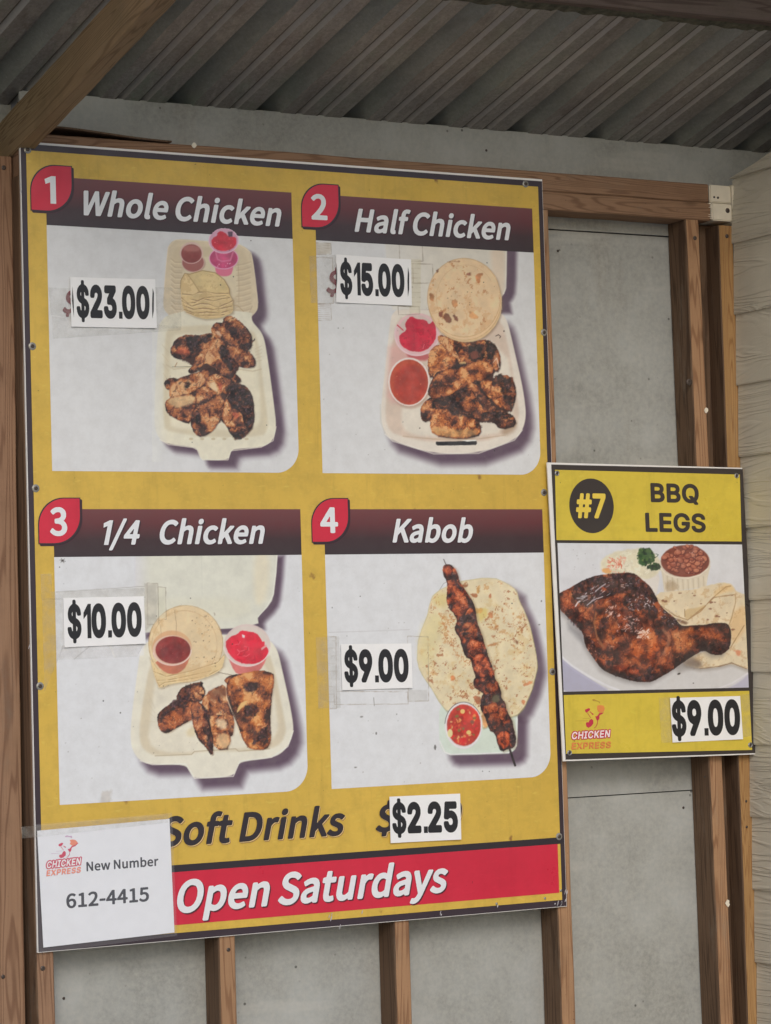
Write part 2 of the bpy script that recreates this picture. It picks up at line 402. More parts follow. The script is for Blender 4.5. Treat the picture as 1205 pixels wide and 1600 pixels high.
# ================================================================ roof
Dr = Vector((.17657779, -1, .35550444))          # rib direction, towards the viewer and up
Z0 = at(600, 190, YB).z
PIT = .2063; X0 = .146 - .003
roof = empty('roof', (.8, -.4, .3), 'weathered corrugated metal porch roof with algae stained ribs', 'roof')
def rprof():
    # offsets along x from the start of a major rib, height above the flats
    return [(0, 0), (.010, .034), (.034, .034), (.062, 0), (.094, 0), (.097, 0), (.0985, .011), (.102, .012), (.114, 0), (.146, 0), (.149, 0), (.1505, .011), (.154, .012), (.166, 0)]
def roof_sheet(k0, k1, lab=None):
    V = []; F = []
    xs = []
    for k in range(k0, k1):
        for dx, h in rprof(): xs.append((X0+k*PIT+dx, h))
    xs.append((X0+k1*PIT, 0))
    N = 10; T = 1.25; th = .0008
    for i in range(N+1):
        t = -.30 + (T+.30)*i/N
        for x, h in xs:
            V.append((x+Dr.x*t, YB+Dr.y*t, Z0+Dr.z*t+h))
    m = len(xs)
    for i in range(N):
        for j in range(m-1):
            a = i*m+j; F.append((a, a+m, a+m+1, a+1))
    o = mesh('roof_sheet', V, F, M_roof, roof, lab)
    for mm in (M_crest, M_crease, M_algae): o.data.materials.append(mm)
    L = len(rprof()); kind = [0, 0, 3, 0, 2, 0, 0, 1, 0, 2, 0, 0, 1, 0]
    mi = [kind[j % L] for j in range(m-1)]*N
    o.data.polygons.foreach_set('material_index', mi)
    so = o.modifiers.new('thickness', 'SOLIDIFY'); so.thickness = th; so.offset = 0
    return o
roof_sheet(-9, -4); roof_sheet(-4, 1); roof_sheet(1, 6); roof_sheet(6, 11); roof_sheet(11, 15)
# purlin that carries the sheets, its inner lower edge as seen near the top of the picture
M_purl = wood('purlin_wood', lin(98, 86, 82), lin(88, 80, 74), lin(66, 54, 50), stain=lin(52, 56, 46))
M_moss = plain('moss', lin(72, 70, 58), .95, var=.5, vscale=60)
PY = -.42
pl_, pr_ = at(745, 0, PY), at(1205, 45, PY)
kx = (pr_-pl_)/(pr_.x-pl_.x)
A_ = pl_+kx*(-1.3-pl_.x); B_ = pr_+kx*(2.7-pr_.x)
zroof = lambda y: Z0 + (YB-y)*Dr.z
dep = zroof(PY-.04) - A_.z
beam('purlin', A_-Vector((0, .045, 0)), B_-Vector((0, .045, 0)), (0, 1, 0), .045, -.001+max(.03, min(.06, dep)), M_purl, roof, seg=30)
mv = []; mf = []
rr = random.Random(3)
nseg = 260
for i in range(nseg+1):
    p = A_.lerp(B_, i/nseg)
    w = .012+.008*rr.random(); d = .003+.006*rr.random()
    mv += [(p.x, p.y+.001, p.z+.006*rr.random()+.004), (p.x, p.y+.002*rr.random(), p.z-d), (p.x, p.y-w, p.z-.001-.004*rr.random()), (p.x, p.y-w-.006, p.z+.001)]
for i in range(nseg):
    for j in range(3): a = i*4+j; mf.append((a, a+4, a+5, a+1))
o = mesh('moss', mv, mf, M_moss, roof); tag(o, kind='stuff')
# rafter: 2x4 parallel to the ribs, lower end bears on the post
Dq = Vector((0, -1, .168)).normalized(); upq = Vector((0, .168, 1)).normalized()
lo = atx(56, 201, -.004) + Dq*-.26 + upq*.089
rafter = beam('rafter', lo, lo + Dq*1.45, -upq, .089, .038, M_raft, None, seg=24)
tag(rafter, 'brown green-stained rafter slanting up across the top left corner', 'rafter')

# ================================================================ siding of the adjoining wall, planks lapped
sw = empty('siding_wall', (1.76, -.4, GZ), 'cream painted wood grain lap siding at the right edge', 'wall')
dS = Vector((.0155, -1, 0)).normalized(); nS = Vector((-dS.y, dS.x, 0)); nS = -nS if nS.x > 0 else nS      # faces the viewer (-x)
base = Vector((1.7425, .0, 0)); pitch = .165; zt = -.118
# sloping top edge
pA = atp(1149.5, 280, base, nS); pB = atp(1205, 242, base, nS)
slope = (pB.z-pA.z)/((pB-pA).dot(dS))
def topz(s): return pA.z + slope*(s-(pA-base).dot(dS))
k = 0; zz = zt + pitch
while zz > GZ:
    z1 = zz + .012; z0 = zz - pitch          # butt at z0 (proud), head tucked under the next
    S = 1.15; N = 12; V = []; F = []
    z0r = z0
    cut = z1 > topz(0)
    for i in range(N+1):
        s = -.005 + S*i/N
        zt_ = min(z1, topz(s)) if cut else z1
        wob = random.uniform(-.0006, .0006)
        for (z, off) in ((z0r, .0085), (z0r+.004, .0095), ((z0r+zt_)/2, .007), (zt_, .0035 if zt_ == z1 else .002), (zt_, -.004), (z0r, .001)):
            p = base + dS*s + nS*(off+wob*.3); V.append((p.x+.0075*z, p.y, z+(wob if off > .008 else 0)))
    for i in range(N):
        for j in range(6): a = i*6+j; b = i*6+(j+1) % 6; F.append((a, a+6, b+6, b))
    F.append((0, 1, 2, 3, 4, 5)); F.append(tuple(N*6+j for j in range(5, -1, -1)))
    mesh('plank', V, F, M_sid, sw)
    zz -= pitch
# the piece above the top groove, following the roof slope
V = []; F = []
for i in range(13):
    s = -.002+1.1*i/12
    z0 = .034; z1 = topz(s)
    for (z, off) in ((z0, .0135), (max(z1, z0+.001), .0125), (max(z1, z0+.001), -.004), (z0, -.004)):
        p = base+dS*s+nS*off; V.append((p.x+.0075*z, p.y, z))
for i in range(12):
    for j in range(4): a = i*4+j; b = i*4+(j+1) % 4; F.append((a, a+4, b+4, b))
mesh('plank', V, F, M_sid, sw, 'sloping top board under the roof')
box('side_light_block', (1.97, -1.12, GZ+.02), (1.982, YB-.004, .24), M_dark, sw)  # added dark panel, cuts light from the right and blackens the roof corner
bk = []
mesh('dark_backing', [base+dS*0.002+nS*-.008+Vector((-.0, 0, GZ)), base+dS*1.15+nS*-.008+Vector((-.0, 0, GZ)), base+dS*1.15+nS*-.012+Vector((0, 0, topz(1.15)-.01)), base+dS*0.002+nS*-.012+Vector((0, 0, topz(0)-.01))], [(0, 1, 2, 3)], M_dark, sw)

